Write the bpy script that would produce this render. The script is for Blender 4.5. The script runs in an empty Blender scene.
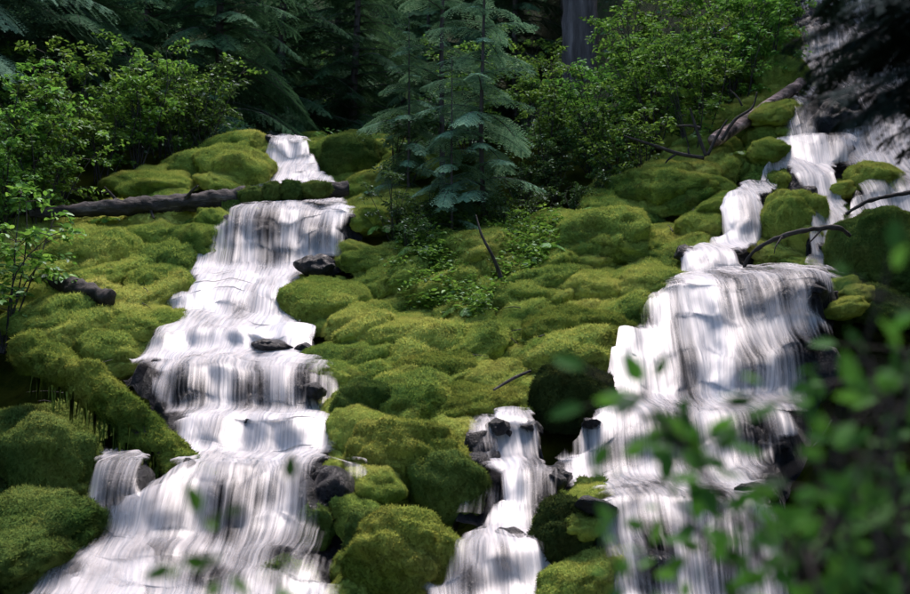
import bpy, bmesh, math, random
import numpy as np
from mathutils import Vector, Matrix

R = math.radians
rng = np.random.default_rng(7)
random.seed(7)
scene = bpy.context.scene
col = scene.collection

# ------------------------------------------------------------------ camera, sky, sun, exposure
CAM = np.array([0.0, 0.0, 1.6])
PITCH = 8.0
cam_d = bpy.data.cameras.new('camera')
cam = bpy.data.objects.new('camera', cam_d)
col.objects.link(cam)
cam.location = CAM
cam.rotation_euler = (R(90 + PITCH), 0, 0)
cam_d.lens = 50
cam_d.sensor_width = 36
cam_d.clip_end = 500
cam_d.dof.use_dof = True
cam_d.dof.focus_distance = 15.5
cam_d.dof.aperture_fstop = 2.4
scene.camera = cam

SUN_EL, SUN_AZ = 69.0, 20.0          # azimuth from +Y towards +X
world = bpy.data.worlds.new('World')
scene.world = world
world.use_nodes = True
wn = world.node_tree.nodes
bg = wn['Background']
sky = wn.new('ShaderNodeTexSky')
sky.sky_type = 'NISHITA'
sky.sun_disc = False
sky.sun_elevation = R(SUN_EL)
sky.sun_rotation = R(SUN_AZ)
world.node_tree.links.new(sky.outputs[0], bg.inputs[0])
bg.inputs[1].default_value = 0.10
sun_d = bpy.data.lights.new('sun', 'SUN')
sun_d.energy = 2.5
sun_d.angle = R(30)
sun_d.color = (1.0, 0.87, 0.83)
sun = bpy.data.objects.new('sun', sun_d)
col.objects.link(sun)
sd = Vector((math.cos(R(SUN_EL)) * math.sin(R(SUN_AZ)), math.cos(R(SUN_EL)) * math.cos(R(SUN_AZ)), math.sin(R(SUN_EL))))
sun.rotation_euler = sd.to_track_quat('Z', 'Y').to_euler()
sun.location = (0, 15, 40)
vs = scene.view_settings
vs.view_transform = 'Standard'
vs.look = 'None'
vs.gamma = 1
vs.use_curve_mapping = False
vs.exposure = 1.95
scene.cycles.max_bounces = 8
scene.cycles.transparent_max_bounces = 16
scene.cycles.use_denoising = True

# ------------------------------------------------------------------ helpers
K = 36 / 50 / 910.0
cP, sP = math.cos(R(PITCH)), math.sin(R(PITCH))


def ray(px, py):
    X = (np.asarray(px, float) - 455) * K
    Z = (297 - np.asarray(py, float)) * K
    return X, cP - Z * sP, sP + Z * cP


def P(px, py, Y):
    dx, dy, dz = ray(px, py)
    t = Y / dy
    return np.array([dx * t, Y, CAM[2] + dz * t])


def sm(a, b, x):
    t = np.clip((np.asarray(x, float) - a) / (b - a), 0, 1)
    return t * t * (3 - 2 * t)


_perm = np.random.default_rng(3).permutation(256)
_perm = np.concatenate([_perm, _perm, _perm])
_grad = np.random.default_rng(5).normal(size=(256, 3))
_grad /= np.linalg.norm(_grad, axis=1)[:, None]


def pn(p):
    p = np.asarray(p, float)
    i = np.floor(p).astype(int)
    f = p - i
    u = f * f * f * (f * (f * 6 - 15) + 10)
    i &= 255
    out = 0
    for dx in (0, 1):
        for dy in (0, 1):
            for dz in (0, 1):
                h = _perm[_perm[_perm[(i[..., 0] + dx) & 255] + ((i[..., 1] + dy) & 255)] + ((i[..., 2] + dz) & 255)]
                g = _grad[h]
                d = g[..., 0] * (f[..., 0] - dx) + g[..., 1] * (f[..., 1] - dy) + g[..., 2] * (f[..., 2] - dz)
                w = (u[..., 0] if dx else 1 - u[..., 0]) * (u[..., 1] if dy else 1 - u[..., 1]) * (u[..., 2] if dz else 1 - u[..., 2])
                out = out + w * d
    return out * 1.5


def fbm(p, o=4):
    p = np.asarray(p, float)
    s, a = 0, 1
    for k in range(o):
        s = s + a * pn(p * 2 ** k + 17.3 * k)
        a *= 0.5
    return s


def mk(name, V, faces, mat, parent=None, smooth=True, attrs=None, uv=None):
    """one mesh object from vertex array and list of face-index arrays"""
    m = mesh_data(name, V, faces, mat, smooth, attrs, uv)
    return link(name, m, parent)


def mesh_data(name, V, faces, mat, smooth=True, attrs=None, uv=None):
    V = np.asarray(V, np.float32)
    if not isinstance(faces, (list, tuple)):
        faces = [faces]
    faces = [np.asarray(f, np.int32) for f in faces if len(f)]
    m = bpy.data.meshes.new(name)
    m.vertices.add(len(V))
    m.vertices.foreach_set('co', V.ravel())
    loops = np.concatenate([f.ravel() for f in faces])
    cnt = np.concatenate([np.full(len(f), f.shape[1]) for f in faces])
    st = np.concatenate([[0], np.cumsum(cnt)[:-1]])
    m.loops.add(len(loops))
    m.loops.foreach_set('vertex_index', loops)
    m.polygons.add(len(cnt))
    m.polygons.foreach_set('loop_start', st.astype(np.int32))
    m.polygons.foreach_set('loop_total', cnt.astype(np.int32))
    if attrs:
        for k, a in attrs.items():
            if np.ndim(a) == 2:
                at_ = m.attributes.new(k, 'FLOAT_VECTOR', 'POINT')
                at_.data.foreach_set('vector', np.asarray(a, np.float32).ravel())
                continue
            at_ = m.attributes.new(k, 'FLOAT', 'POINT')
            at_.data.foreach_set('value', np.asarray(a, np.float32))
    if uv is not None:
        l = m.uv_layers.new(name='UVMap')
        l.data.foreach_set('uv', np.asarray(uv, np.float32)[loops].ravel())
    m.update(calc_edges=True)
    m.validate()
    if smooth:
        m.polygons.foreach_set('use_smooth', np.ones(len(m.polygons), bool))
    m.materials.append(mat)
    return m


def link(name, m, parent=None):
    o = bpy.data.objects.new(name, m)
    col.objects.link(o)
    if parent:
        o.parent = parent
    return o


def empty(name, loc=(0, 0, 0), rz=0):
    o = bpy.data.objects.new(name, None)
    o.empty_display_size = 0.2
    col.objects.link(o)
    o.location = loc
    o.rotation_euler = (0, 0, rz)
    return o


def tag(o, label=None, cat=None, group=None, kind=None):
    if label: o['label'] = label
    if cat: o['category'] = cat
    if group: o['group'] = group
    if kind: o['kind'] = kind
    return o


def copy_tree(o, parent=None):
    c = o.copy()
    col.objects.link(c)
    c.parent = parent
    for ch in o.children:
        copy_tree(ch, c)
    return c


class Buf:
    def __init__(s):
        s.V, s.T, s.Q, s.A, s.n = [], [], [], [], 0

    def add(s, V, T=None, Q=None, a=0.5):
        V = np.asarray(V, float).reshape(-1, 3)
        if T is not None and len(T): s.T.append(np.asarray(T, int) + s.n)
        if Q is not None and len(Q): s.Q.append(np.asarray(Q, int) + s.n)
        s.V.append(V)
        s.A.append(np.broadcast_to(np.asarray(a, float), (len(V),)).copy())
        s.n += len(V)

    def get(s):
        fs = []
        if s.T: fs.append(np.concatenate(s.T))
        if s.Q: fs.append(np.concatenate(s.Q))
        return np.concatenate(s.V), fs, np.concatenate(s.A)

    def data(s, name, mat, smooth=True):
        V, fs, A = s.get()
        at_ = {'rnd': A}
        if 'moss' in mat.name:
            T = np.concatenate([f if f.shape[1] == 3 else np.concatenate([f[:, [0, 1, 2]], f[:, [0, 2, 3]]]) for f in fs])
            at_['nv'] = vnormals(V, T)
        return mesh_data(name, V, fs, mat, smooth, at_)

    def build(s, name, mat, parent=None, smooth=True):
        return link(name, s.data(name, mat, smooth), parent)


def nrm(v):
    v = np.asarray(v, float)
    return v / np.maximum(np.linalg.norm(v, axis=-1, keepdims=True), 1e-9)


def tube(buf, pts, rad, seg=8, a=0.5, lump=0.0, lf=3.0, cap=True):
    pts = np.asarray(pts, float)
    n = len(pts)
    rad = np.broadcast_to(np.asarray(rad, float), (n,))
    tan = nrm(np.gradient(pts, axis=0))
    ref = np.array([0, 0, 1.0]) if abs(tan[0][2]) < 0.9 else np.array([1.0, 0, 0])
    u = nrm(np.cross(tan, ref))
    w = np.cross(tan, u)
    th = np.linspace(0, 2 * np.pi, seg, endpoint=False)
    dirs = u[:, None] * np.cos(th)[None, :, None] + w[:, None] * np.sin(th)[None, :, None]
    r = np.repeat(rad[:, None], seg, 1)
    if lump:
        r = r * (1 + lump * fbm((pts[:, None] + dirs * rad[:, None, None]) * lf, 3))
    V = pts[:, None] + dirs * r[..., None]
    i, j = np.meshgrid(np.arange(n - 1), np.arange(seg), indexing='ij')
    j2 = (j + 1) % seg
    Q = np.stack([i * seg + j, i * seg + j2, (i + 1) * seg + j2, (i + 1) * seg + j], -1).reshape(-1, 4)
    V = V.reshape(-1, 3)
    T = []
    if cap:
        V = np.concatenate([V, pts[:1], pts[-1:]])
        a0, a1 = n * seg, n * seg + 1
        k = np.arange(seg)
        T = np.concatenate([np.stack([np.full(seg, a0), (k + 1) % seg, k], -1),
                            np.stack([np.full(seg, a1), (n - 1) * seg + k, (n - 1) * seg + (k + 1) % seg], -1)])
    buf.add(V, T, Q, a)


def spline(pts, n):
    pts = np.asarray(pts, float)
    t = np.concatenate([[0], np.cumsum(np.linalg.norm(np.diff(pts, axis=0), axis=1))])
    k = len(pts)
    out = []
    for s in np.linspace(0, t[-1], n):
        i = int(np.clip(np.searchsorted(t, s, 'right') - 1, 0, k - 2))
        p0, p1, p2, p3 = pts[max(i - 1, 0)], pts[i], pts[i + 1], pts[min(i + 2, k - 1)]
        f = (s - t[i]) / (t[i + 1] - t[i] + 1e-9)
        out.append(0.5 * (2 * p1 + (p2 - p0) * f + (2 * p0 - 5 * p1 + 4 * p2 - p3) * f * f + (3 * p1 - p0 - 3 * p2 + p3) * f ** 3))
    return np.array(out)


# ------------------------------------------------------------------ materials
def mat(name):
    m = bpy.data.materials.new(name)
    m.use_nodes = True
    nt = m.node_tree
    nt.nodes.clear()
    return m, nt


def N(nt, t, **kw):
    n = nt.nodes.new(t)
    for k, v in kw.items():
        if k.startswith('_'):
            setattr(n, k[1:], v)
        else:
            n.inputs[k].default_value = v
    return n


def ramp(nt, fac, stops, interp='LINEAR'):
    r = nt.nodes.new('ShaderNodeValToRGB')
    r.color_ramp.interpolation = interp
    e = r.color_ramp.elements
    while len(e) < len(stops): e.new(0.5)
    for i, (p, c) in enumerate(stops):
        e[i].position = p
        e[i].color = (*c, 1) if len(c) == 3 else c
    nt.links.new(fac, r.inputs[0])
    return r.outputs[0]


def math_(nt, op, a, b=None, clamp=False):
    n = nt.nodes.new('ShaderNodeMath')
    n.operation = op
    n.use_clamp = clamp
    for i, v in enumerate((a, b)):
        if v is None: continue
        if isinstance(v, (int, float)): n.inputs[i].default_value = v
        else: nt.links.new(v, n.inputs[i])
    return n.outputs[0]


def mixc(nt, fac, a, b, mode='MIX'):
    n = nt.nodes.new('ShaderNodeMix')
    n.data_type = 'RGBA'
    n.blend_type = mode
    for s, v in ((n.inputs[0], fac), (n.inputs[6], a), (n.inputs[7], b)):
        if isinstance(v, (int, float)): s.default_value = v
        elif isinstance(v, tuple): s.default_value = (*v, 1)
        else: nt.links.new(v, s)
    return n.outputs[2]


def noise(nt, scale, detail=4, rough=0.55, vec=None):
    n = N(nt, 'ShaderNodeTexNoise', Scale=scale, Detail=detail, Roughness=rough)
    if vec is not None: nt.links.new(vec, n.inputs['Vector'])
    return n.outputs['Fac']


def leafy(name, stops, trans=0.35, gloss=0.06, rough=0.4, objvar=0.25):
    """leaf material: colour per leaf, some light passes through"""
    m, nt = mat(name)
    at_ = N(nt, 'ShaderNodeAttribute', _attribute_name='rnd')
    c = ramp(nt, at_.outputs['Fac'], stops)
    oi = nt.nodes.new('ShaderNodeObjectInfo')
    hs = N(nt, 'ShaderNodeHueSaturation')
    nt.links.new(c, hs.inputs['Color'])
    nt.links.new(math_(nt, 'ADD', math_(nt, 'MULTIPLY', oi.outputs['Random'], objvar * 2), 1 - objvar), hs.inputs['Value'])
    nt.links.new(math_(nt, 'ADD', math_(nt, 'MULTIPLY', oi.outputs['Random'], 0.03), 0.485), hs.inputs['Hue'])
    c = hs.outputs[0]
    d = nt.nodes.new('ShaderNodeBsdfDiffuse')
    t = nt.nodes.new('ShaderNodeBsdfTranslucent')
    g = N(nt, 'ShaderNodeBsdfGlossy', Roughness=rough)
    g.inputs['Color'].default_value = (0.8, 0.9, 1.0, 1)
    nt.links.new(c, d.inputs['Color'])
    nt.links.new(c, t.inputs['Color'])
    a = N(nt, 'ShaderNodeMixShader', Fac=trans)
    nt.links.new(d.outputs[0], a.inputs[1])
    nt.links.new(t.outputs[0], a.inputs[2])
    b = N(nt, 'ShaderNodeMixShader', Fac=gloss)
    nt.links.new(a.outputs[0], b.inputs[1])
    nt.links.new(g.outputs[0], b.inputs[2])
    o = nt.nodes.new('ShaderNodeOutputMaterial')
    nt.links.new(b.outputs[0], o.inputs[0])
    return m


def moss_mat(name, stops, brown=0.35):
    m, nt = mat(name)
    geo = nt.nodes.new('ShaderNodeNewGeometry')
    pos = geo.outputs['Position']
    at_ = N(nt, 'ShaderNodeAttribute', _attribute_name='rnd')
    big = noise(nt, 0.9, 4, 0.6, pos)
    fine = noise(nt, 26, 3, 0.6, pos)
    f = math_(nt, 'ADD', math_(nt, 'MULTIPLY', big, 0.86), math_(nt, 'MULTIPLY', fine, 0.20))
    f = math_(nt, 'SUBTRACT', math_(nt, 'ADD', f, math_(nt, 'MULTIPLY', at_.outputs['Fac'], 0.24)), 0.07)
    oi = nt.nodes.new('ShaderNodeObjectInfo')
    f = math_(nt, 'ADD', f, math_(nt, 'MULTIPLY', math_(nt, 'SUBTRACT', oi.outputs['Random'], 0.5), 0.16))
    c = ramp(nt, f, stops)
    pt = ramp(nt, noise(nt, 0.75, 3, 0.6, pos), [(0.36, (0.56, 0.68, 0.62)), (0.50, (1, 1, 1))])
    c = mixc(nt, 1.0, c, pt, 'MULTIPLY')
    br = ramp(nt, noise(nt, 2.6, 5, 0.65, pos), [(0.52, (0, 0, 0)), (0.64, (1, 1, 1))])
    c = mixc(nt, math_(nt, 'MULTIPLY', br, brown), c, (0.105, 0.075, 0.022))
    d = nt.nodes.new('ShaderNodeBsdfDiffuse')
    d.inputs['Roughness'].default_value = 1
    t = nt.nodes.new('ShaderNodeBsdfTranslucent')
    nv = N(nt, 'ShaderNodeAttribute', _attribute_name='nv')
    vt = N(nt, 'ShaderNodeVectorTransform', _vector_type='NORMAL', _convert_from='OBJECT', _convert_to='WORLD')
    nt.links.new(nv.outputs['Vector'], vt.inputs[0])
    bump = N(nt, 'ShaderNodeBump', Strength=0.7, Distance=0.045)
    nt.links.new(fine, bump.inputs['Height'])
    nt.links.new(vt.outputs[0], bump.inputs['Normal'])
    nt.links.new(bump.outputs[0], d.inputs['Normal'])
    nt.links.new(c, d.inputs[0])
    nt.links.new(c, t.inputs[0])
    a = N(nt, 'ShaderNodeMixShader', Fac=0.2)
    nt.links.new(d.outputs[0], a.inputs[1])
    nt.links.new(t.outputs[0], a.inputs[2])
    o = nt.nodes.new('ShaderNodeOutputMaterial')
    nt.links.new(a.outputs[0], o.inputs[0])
    return m


def solid(name, stops, scale=6, rough=0.7, bump=0.5, bscale=None, stretch=(1, 1, 1), spec=0.3, dist=0.02, coord='Object'):
    m, nt = mat(name)
    tc = nt.nodes.new('ShaderNodeTexCoord')
    mp = N(nt, 'ShaderNodeMapping')
    mp.inputs['Scale'].default_value = stretch
    nt.links.new(tc.outputs[coord], mp.inputs[0])
    n1 = noise(nt, scale, 6, 0.65, mp.outputs[0])
    c = ramp(nt, n1, stops)
    p = N(nt, 'ShaderNodeBsdfPrincipled', Roughness=rough)
    p.inputs['Specular IOR Level'].default_value = spec
    nt.links.new(c, p.inputs['Base Color'])
    b = N(nt, 'ShaderNodeBump', Strength=bump, Distance=dist)
    nt.links.new(noise(nt, bscale or scale * 3, 6, 0.7, mp.outputs[0]), b.inputs['Height'])
    nt.links.new(b.outputs[0], p.inputs['Normal'])
    o = nt.nodes.new('ShaderNodeOutputMaterial')
    nt.links.new(p.outputs[0], o.inputs[0])
    return m


def water_mat(name, cols):
    """white running water: streaks along the flow (uv.y), gaps show the wet rock below"""
    m, nt = mat(name)
    uv = nt.nodes.new('ShaderNodeUVMap')

    def streak(sx, sy, det=3, seed=0.0):
        mp = N(nt, 'ShaderNodeMapping')
        mp.inputs['Scale'].default_value = (sx, sy, 1)
        mp.inputs['Location'].default_value = (seed, seed * 2.1, seed)
        nt.links.new(uv.outputs[0], mp.inputs[0])
        return noise(nt, 1.0, det, 0.55, mp.outputs[0])
    dens = N(nt, 'ShaderNodeAttribute', _attribute_name='dens').outputs['Fac']
    foam = N(nt, 'ShaderNodeAttribute', _attribute_name='foam').outputs['Fac']
    s1 = streak(30, 0.7, 2, 1.0)
    s2 = streak(9, 0.55, 3, 4.0)
    s3 = streak(4.5, 2.2, 4, 9.0)
    s = math_(nt, 'ADD', math_(nt, 'MULTIPLY', s1, 0.38), math_(nt, 'MULTIPLY', s2, 0.62))
    fo = math_(nt, 'ADD', math_(nt, 'MULTIPLY', s3, 0.7), math_(nt, 'MULTIPLY', s1, 0.3))
    mx = nt.nodes.new('ShaderNodeMix')
    nt.links.new(foam, mx.inputs[0])
    nt.links.new(s, mx.inputs[2])
    nt.links.new(fo, mx.inputs[3])
    f = mx.outputs[0]
    # threshold slides with density
    a = math_(nt, 'ADD', math_(nt, 'SUBTRACT', f, 0.5), math_(nt, 'MULTIPLY', math_(nt, 'SUBTRACT', dens, 0.5), 0.62))
    a = math_(nt, 'ADD', math_(nt, 'MULTIPLY', a, 1.55), 0.5, True)
    # never a hard cut-off
    sm_ = nt.nodes.new('ShaderNodeMapRange')
    sm_.interpolation_type = 'SMOOTHSTEP'
    nt.links.new(a, sm_.inputs[0])
    a = math_(nt, 'MULTIPLY', sm_.outputs[0], 0.95)
    c = ramp(nt, s1, cols)
    d = nt.nodes.new('ShaderNodeBsdfDiffuse')
    t = nt.nodes.new('ShaderNodeBsdfTranslucent')
    g = N(nt, 'ShaderNodeBsdfGlossy', Roughness=0.3)
    # light scatters inside white water, so its shading is softer than its surface
    geo = nt.nodes.new('ShaderNodeNewGeometry')
    vm = nt.nodes.new('ShaderNodeMix')
    vm.data_type = 'VECTOR'
    vm.inputs[0].default_value = 0.62
    nt.links.new(geo.outputs['Normal'], vm.inputs[4])
    vm.inputs[5].default_value = (0, -0.45, 0.89)
    bump = N(nt, 'ShaderNodeBump', Strength=0.25, Distance=0.03)
    nt.links.new(vm.outputs[1], bump.inputs['Normal'])
    nt.links.new(s, bump.inputs['Height'])
    nt.links.new(c, d.inputs[0])
    nt.links.new(c, t.inputs[0])
    nt.links.new(bump.outputs[0], d.inputs['Normal'])
    nt.links.new(bump.outputs[0], g.inputs['Normal'])
    x = N(nt, 'ShaderNodeMixShader', Fac=0.35)
    nt.links.new(d.outputs[0], x.inputs[1])
    nt.links.new(t.outputs[0], x.inputs[2])
    y = N(nt, 'ShaderNodeMixShader', Fac=0.05)
    nt.links.new(x.outputs[0], y.inputs[1])
    nt.links.new(g.outputs[0], y.inputs[2])
    tr = nt.nodes.new('ShaderNodeBsdfTransparent')
    z = nt.nodes.new('ShaderNodeMixShader')
    nt.links.new(a, z.inputs[0])
    nt.links.new(tr.outputs[0], z.inputs[1])
    nt.links.new(y.outputs[0], z.inputs[2])
    o = nt.nodes.new('ShaderNodeOutputMaterial')
    nt.links.new(z.outputs[0], o.inputs[0])
    return m


M = {}
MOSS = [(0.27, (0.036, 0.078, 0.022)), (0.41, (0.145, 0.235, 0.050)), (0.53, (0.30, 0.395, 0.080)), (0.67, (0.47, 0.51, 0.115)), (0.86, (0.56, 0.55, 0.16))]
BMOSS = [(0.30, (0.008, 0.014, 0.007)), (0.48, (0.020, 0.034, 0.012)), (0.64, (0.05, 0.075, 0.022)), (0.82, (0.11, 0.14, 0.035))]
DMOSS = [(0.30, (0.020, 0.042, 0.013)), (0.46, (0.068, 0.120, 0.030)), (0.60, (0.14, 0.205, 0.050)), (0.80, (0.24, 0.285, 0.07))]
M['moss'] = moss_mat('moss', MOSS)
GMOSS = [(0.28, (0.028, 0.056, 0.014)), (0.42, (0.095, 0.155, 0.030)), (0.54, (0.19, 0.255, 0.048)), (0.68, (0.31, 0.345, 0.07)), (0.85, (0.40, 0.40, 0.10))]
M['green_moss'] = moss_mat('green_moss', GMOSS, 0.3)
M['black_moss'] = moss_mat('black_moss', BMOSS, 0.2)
M['dark_shade_moss'] = moss_mat('dark_shade_moss', DMOSS, 0.25)  # darker moss; the lower left bank's shade is put into this colour too
M['rock'] = solid('wet_rock', [(0.3, (0.004, 0.005, 0.007)), (0.55, (0.009, 0.010, 0.014)), (0.78, (0.022, 0.024, 0.031))], 3.5, 0.33, 1.0, 16, spec=0.3, dist=0.07)
M['soil'] = solid('forest_floor', [(0.3, (0.012, 0.016, 0.007)), (0.5, (0.025, 0.035, 0.012)), (0.7, (0.05, 0.045, 0.022))], 2.0, 0.95, 0.8, 11, dist=0.08, spec=0.1)
M['water'] = water_mat('white_water', [(0.28, (0.44, 0.48, 0.54)), (0.58, (0.72, 0.69, 0.69))])
M['bark'] = solid('conifer_bark', [(0.3, (0.025, 0.022, 0.022)), (0.55, (0.075, 0.068, 0.07)), (0.75, (0.16, 0.145, 0.15))], 5, 0.9, 1.0, 12, (1, 1, 0.16), dist=0.05, spec=0.1)
M['dark_bark'] = solid('dark_bark', [(0.3, (0.012, 0.011, 0.011)), (0.6, (0.04, 0.036, 0.034)), (0.8, (0.09, 0.08, 0.075))], 7, 0.85, 0.8, 18, dist=0.02, spec=0.2)
M['log'] = solid('weathered_log', [(0.34, (0.010, 0.009, 0.010)), (0.54, (0.035, 0.030, 0.029)), (0.70, (0.15, 0.13, 0.125))], 7, 0.8, 1.0, 18, (0.2, 1, 1), dist=0.05)
M['pink_log'] = solid('peeled_log', [(0.40, (0.03, 0.022, 0.022)), (0.52, (0.13, 0.09, 0.082)), (0.64, (0.42, 0.30, 0.28))], 6, 0.8, 0.8, 14, (0.4, 1, 1), dist=0.02)
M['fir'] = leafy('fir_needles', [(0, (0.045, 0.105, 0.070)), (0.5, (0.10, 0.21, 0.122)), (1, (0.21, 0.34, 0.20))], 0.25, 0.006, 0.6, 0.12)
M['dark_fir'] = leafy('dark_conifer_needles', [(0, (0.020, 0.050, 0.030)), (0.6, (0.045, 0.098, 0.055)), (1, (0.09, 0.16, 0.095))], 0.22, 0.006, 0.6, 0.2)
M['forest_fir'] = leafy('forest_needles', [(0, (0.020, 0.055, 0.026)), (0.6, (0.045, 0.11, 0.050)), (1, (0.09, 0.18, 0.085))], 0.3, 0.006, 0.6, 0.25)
M['silhouette_fir'] = leafy('shaded_needles', [(0, (0.006, 0.014, 0.012)), (0.6, (0.012, 0.026, 0.020)), (1, (0.025, 0.045, 0.035))], 0.1, 0.02, 0.6, 0.1)  # needles coloured near black: the boughs' silhouette is painted in
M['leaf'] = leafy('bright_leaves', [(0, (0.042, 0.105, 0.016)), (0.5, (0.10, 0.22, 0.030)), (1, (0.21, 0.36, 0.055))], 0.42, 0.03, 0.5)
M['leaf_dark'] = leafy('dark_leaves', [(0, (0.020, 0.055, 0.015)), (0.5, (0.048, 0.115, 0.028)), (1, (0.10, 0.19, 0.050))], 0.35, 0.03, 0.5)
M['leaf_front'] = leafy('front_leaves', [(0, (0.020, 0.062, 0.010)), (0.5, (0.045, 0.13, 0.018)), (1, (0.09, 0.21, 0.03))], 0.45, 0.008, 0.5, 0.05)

# ------------------------------------------------------------------ hillside form
_rows = np.array([700, 640, 594, 470, 400, 300, 200, 150])
_ys = np.array([9.4, 10.2, 11.0, 13.2, 14.8, 17.3, 21.0, 23.5])
_, _dy, _dz = ray(455, _rows)
_zs = CAM[2] + _dz / _dy * _ys
BY = np.concatenate([[-30, 0, 6], _ys])
BZ = np.concatenate([[-0.6, -0.3, -0.15], _zs])


def base(x, y):
    x = np.asarray(x, float); y = np.asarray(y, float)
    z = np.interp(y, BY, BZ)
    k = sm(0.5, 6.5, x)
    over = np.clip(y - 23.5, 0, 18)
    z = z + over * (0.22 + 0.40 * k)
    z = z + np.clip(y - 41.5, 0, 60) * 0.75
    z = z + sm(1.5, 7.0, x) * np.clip(y - 17, 0, 14) * 0.26
    # banks rise to either side
    z = z + 0.28 * np.clip(-x - 5.5 - 0.12 * (y - 12), 0, 12)
    z = z + 0.35 * np.clip(x - 5.2 - 0.28 * (y - 12), 0, 12)
    return z


def hit(px, py, f=base, y0=6.0, y1=90.0):
    ys = np.linspace(y0, y1, 2600)
    dx, dy, dz = ray(px, py)
    d = CAM[2] + dz / dy * ys - f(dx / dy * ys, ys)
    i = np.argmax(d < 0)
    if i == 0: i = 1
    t = d[i - 1] / (d[i - 1] - d[i] + 1e-12)
    Y = ys[i - 1] + t * (ys[i] - ys[i - 1])
    return P(px, py, Y)


# streams: rows from the bottom up: (row, left, right, density, foam, is the piece above a fall)
ST = {}
ST['left'] = [(650, 0, 350, .66, 1, 0), (594, 20, 345, .66, .8, 0), (556, 55, 350, .72, .8, 0), (542, 90, 350, .56, 0, 1), (470, 170, 352, .58, .2, 0),
              (459, 172, 344, .80, .6, 1), (424, 178, 346, .80, .8, 0), (416, 156, 344, .62, 0, 1), (374, 150, 332, .74, .6, 0),
              (356, 134, 324, .82, .9, 1), (338, 140, 320, .86, 1, 0), (318, 168, 300, .80, .7, 1), (300, 182, 292, .86, 1, 0), (276, 196, 304, .90, 1, 0),
              (268, 186, 342, .72, .1, 1), (214, 224, 354, .66, .2, 0), (203, 246, 348, .60, .5, 0), (187, 256, 338, .84, .9, 0), (167, 262, 326, .82, .4, 1),
              (144, 266, 304, .60, .4, 0), (134, 270, 302, .4, .6, 0)]
ST['side'] = [(620, 60, 150, .6, .8, 0), (560, 76, 160, .62, .8, 0), (545, 82, 158, .50, 0, 1), (466, 96, 150, .48, .2, 0), (455, 100, 150, .5, .5, 0)]
ST['middle'] = [(660, 380, 560, .66, .6, 0), (594, 424, 560, .68, .3, 1), (548, 458, 556, .70, .3, 0), (530, 470, 552, .68, .1, 1), (476, 486, 552, .70, .3, 0), (466, 484, 546, .68, .1, 1), (424, 484, 536, .58, .3, 0), (414, 488, 530, .45, .5, 0)]
ST['wet'] = [(520, 452, 500, .30, .3, 0), (482, 462, 500, .34, .1, 1), (428, 470, 498, .36, .3, 0), (420, 474, 496, .3, .3, 0)]
ST['right'] = [(680, 560, 790, .7, .6, 0), (610, 590, 780, .68, .1, 1), (508, 598, 765, .70, .4, 0), (488, 566, 785, .80, .8, 0), (470, 552, 796, .66, .1, 1), (418, 590, 795, .76, .6, 0),
               (402, 600, 805, .84, .0, 1), (345, 618, 832, .82, .1, 1), (286, 664, 836, .78, .1, 0), (272, 690, 832, .62, .3, 0)]
ST['braid'] = [(330, 640, 735, .8, .1, 0), (292, 664, 740, .84, .1, 1), (258, 684, 726, .80, .5, 0), (250, 712, 764, .82, .3, 1), (222, 716, 764, .80, .6, 1), (198, 722, 764, .74, .4, 0), (188, 735, 800, .74, .8, 0), (172, 765, 846, .78, .5, 1), (140, 782, 856, .62, .2, 0)]
ST['gap'] = [(285, 790, 836, .5, .4, 0), (262, 800, 842, .55, .4, 1), (218, 812, 850, .62, .4, 0), (205, 806, 846, .78, .4, 1), (176, 790, 836, .78, .5, 0), (160, 784, 832, .7, .5, 0)]
ST['edge'] = [(225, 838, 925, .66, .5, 0), (212, 842, 930, .74, .3, 1), (196, 850, 935, .74, .5, 0), (150, 860, 940, .66, .2, 1), (120, 868, 940, .6, .3, 0)]
ST['upper'] = [(170, 775, 915, .42, .4, 0), (152, 780, 905, .52, .0, 1), (104, 790, 912, .48, .3, 0), (92, 790, 920, .52, .0, 1), (38, 792, 930, .50, .3, 0), (26, 790, 930, .52, 0, 1), (-40, 790, 935, .5, .2, 0), (-60, 790, 930, .5, .2, 0)]

STREAM = {}
for k, rows in ST.items():
    y, z, xl, xr, dn, fm = [], [], [], [], [], []
    prevfall = False
    for (row, l, r_, d_, fo, fall) in rows:
        pxc = 0.5 * (l + r_)
        dx, dy, dz = ray(pxc, row)
        if prevfall:
            # ray meets a 74 degree face rising from the last point
            tg = math.tan(R(64))
            s = dz / dy
            Y = (y[-1] * tg - z[-1] + CAM[2]) / (tg - s)
        else:
            Y = hit(pxc, row)[1]
            if y and Y < y[-1] + 0.08: Y = y[-1] + 0.08
        y.append(Y); z.append(CAM[2] + dz / dy * Y)
        xl.append(float(ray(l, row)[0]) / dy * Y); xr.append(float(ray(r_, row)[0]) / dy * Y)
        dn.append(d_); fm.append(fo)
        prevfall = fall
    STREAM[k] = [np.array(a) for a in (y, z, xl, xr, dn, fm)]


def stream_mask(x, y, grow=0.0):
    m = np.zeros(np.broadcast(x, y).shape)
    for k, (sy, sz, l, r_, dn, fm) in STREAM.items():
        a, b = np.interp(y, sy, l), np.interp(y, sy, r_)
        inside = sm(-0.25 - grow, 0.12 - grow, np.minimum(x - a, b - x))
        inside = inside * sm(sy[0] - 0.4, sy[0], y) * (1 - sm(sy[-1], sy[-1] + 0.4, y))
        m = np.maximum(m, inside)
    return m


def H(x, y):
    x = np.asarray(x, float); y = np.asarray(y, float)
    z = base(x, y)
    p = np.stack([x, y, z * 0 + 3.1], -1)
    near = sm(8, 11, y)
    z = z + near * (0.30 * pn(p * 0.45) + 0.22 * pn(p * 1.2 + 9) + 0.05 * pn(p * 3.1 + 4))
    return z - 0.42 * stream_mask(x, y, 0.05)


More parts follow.
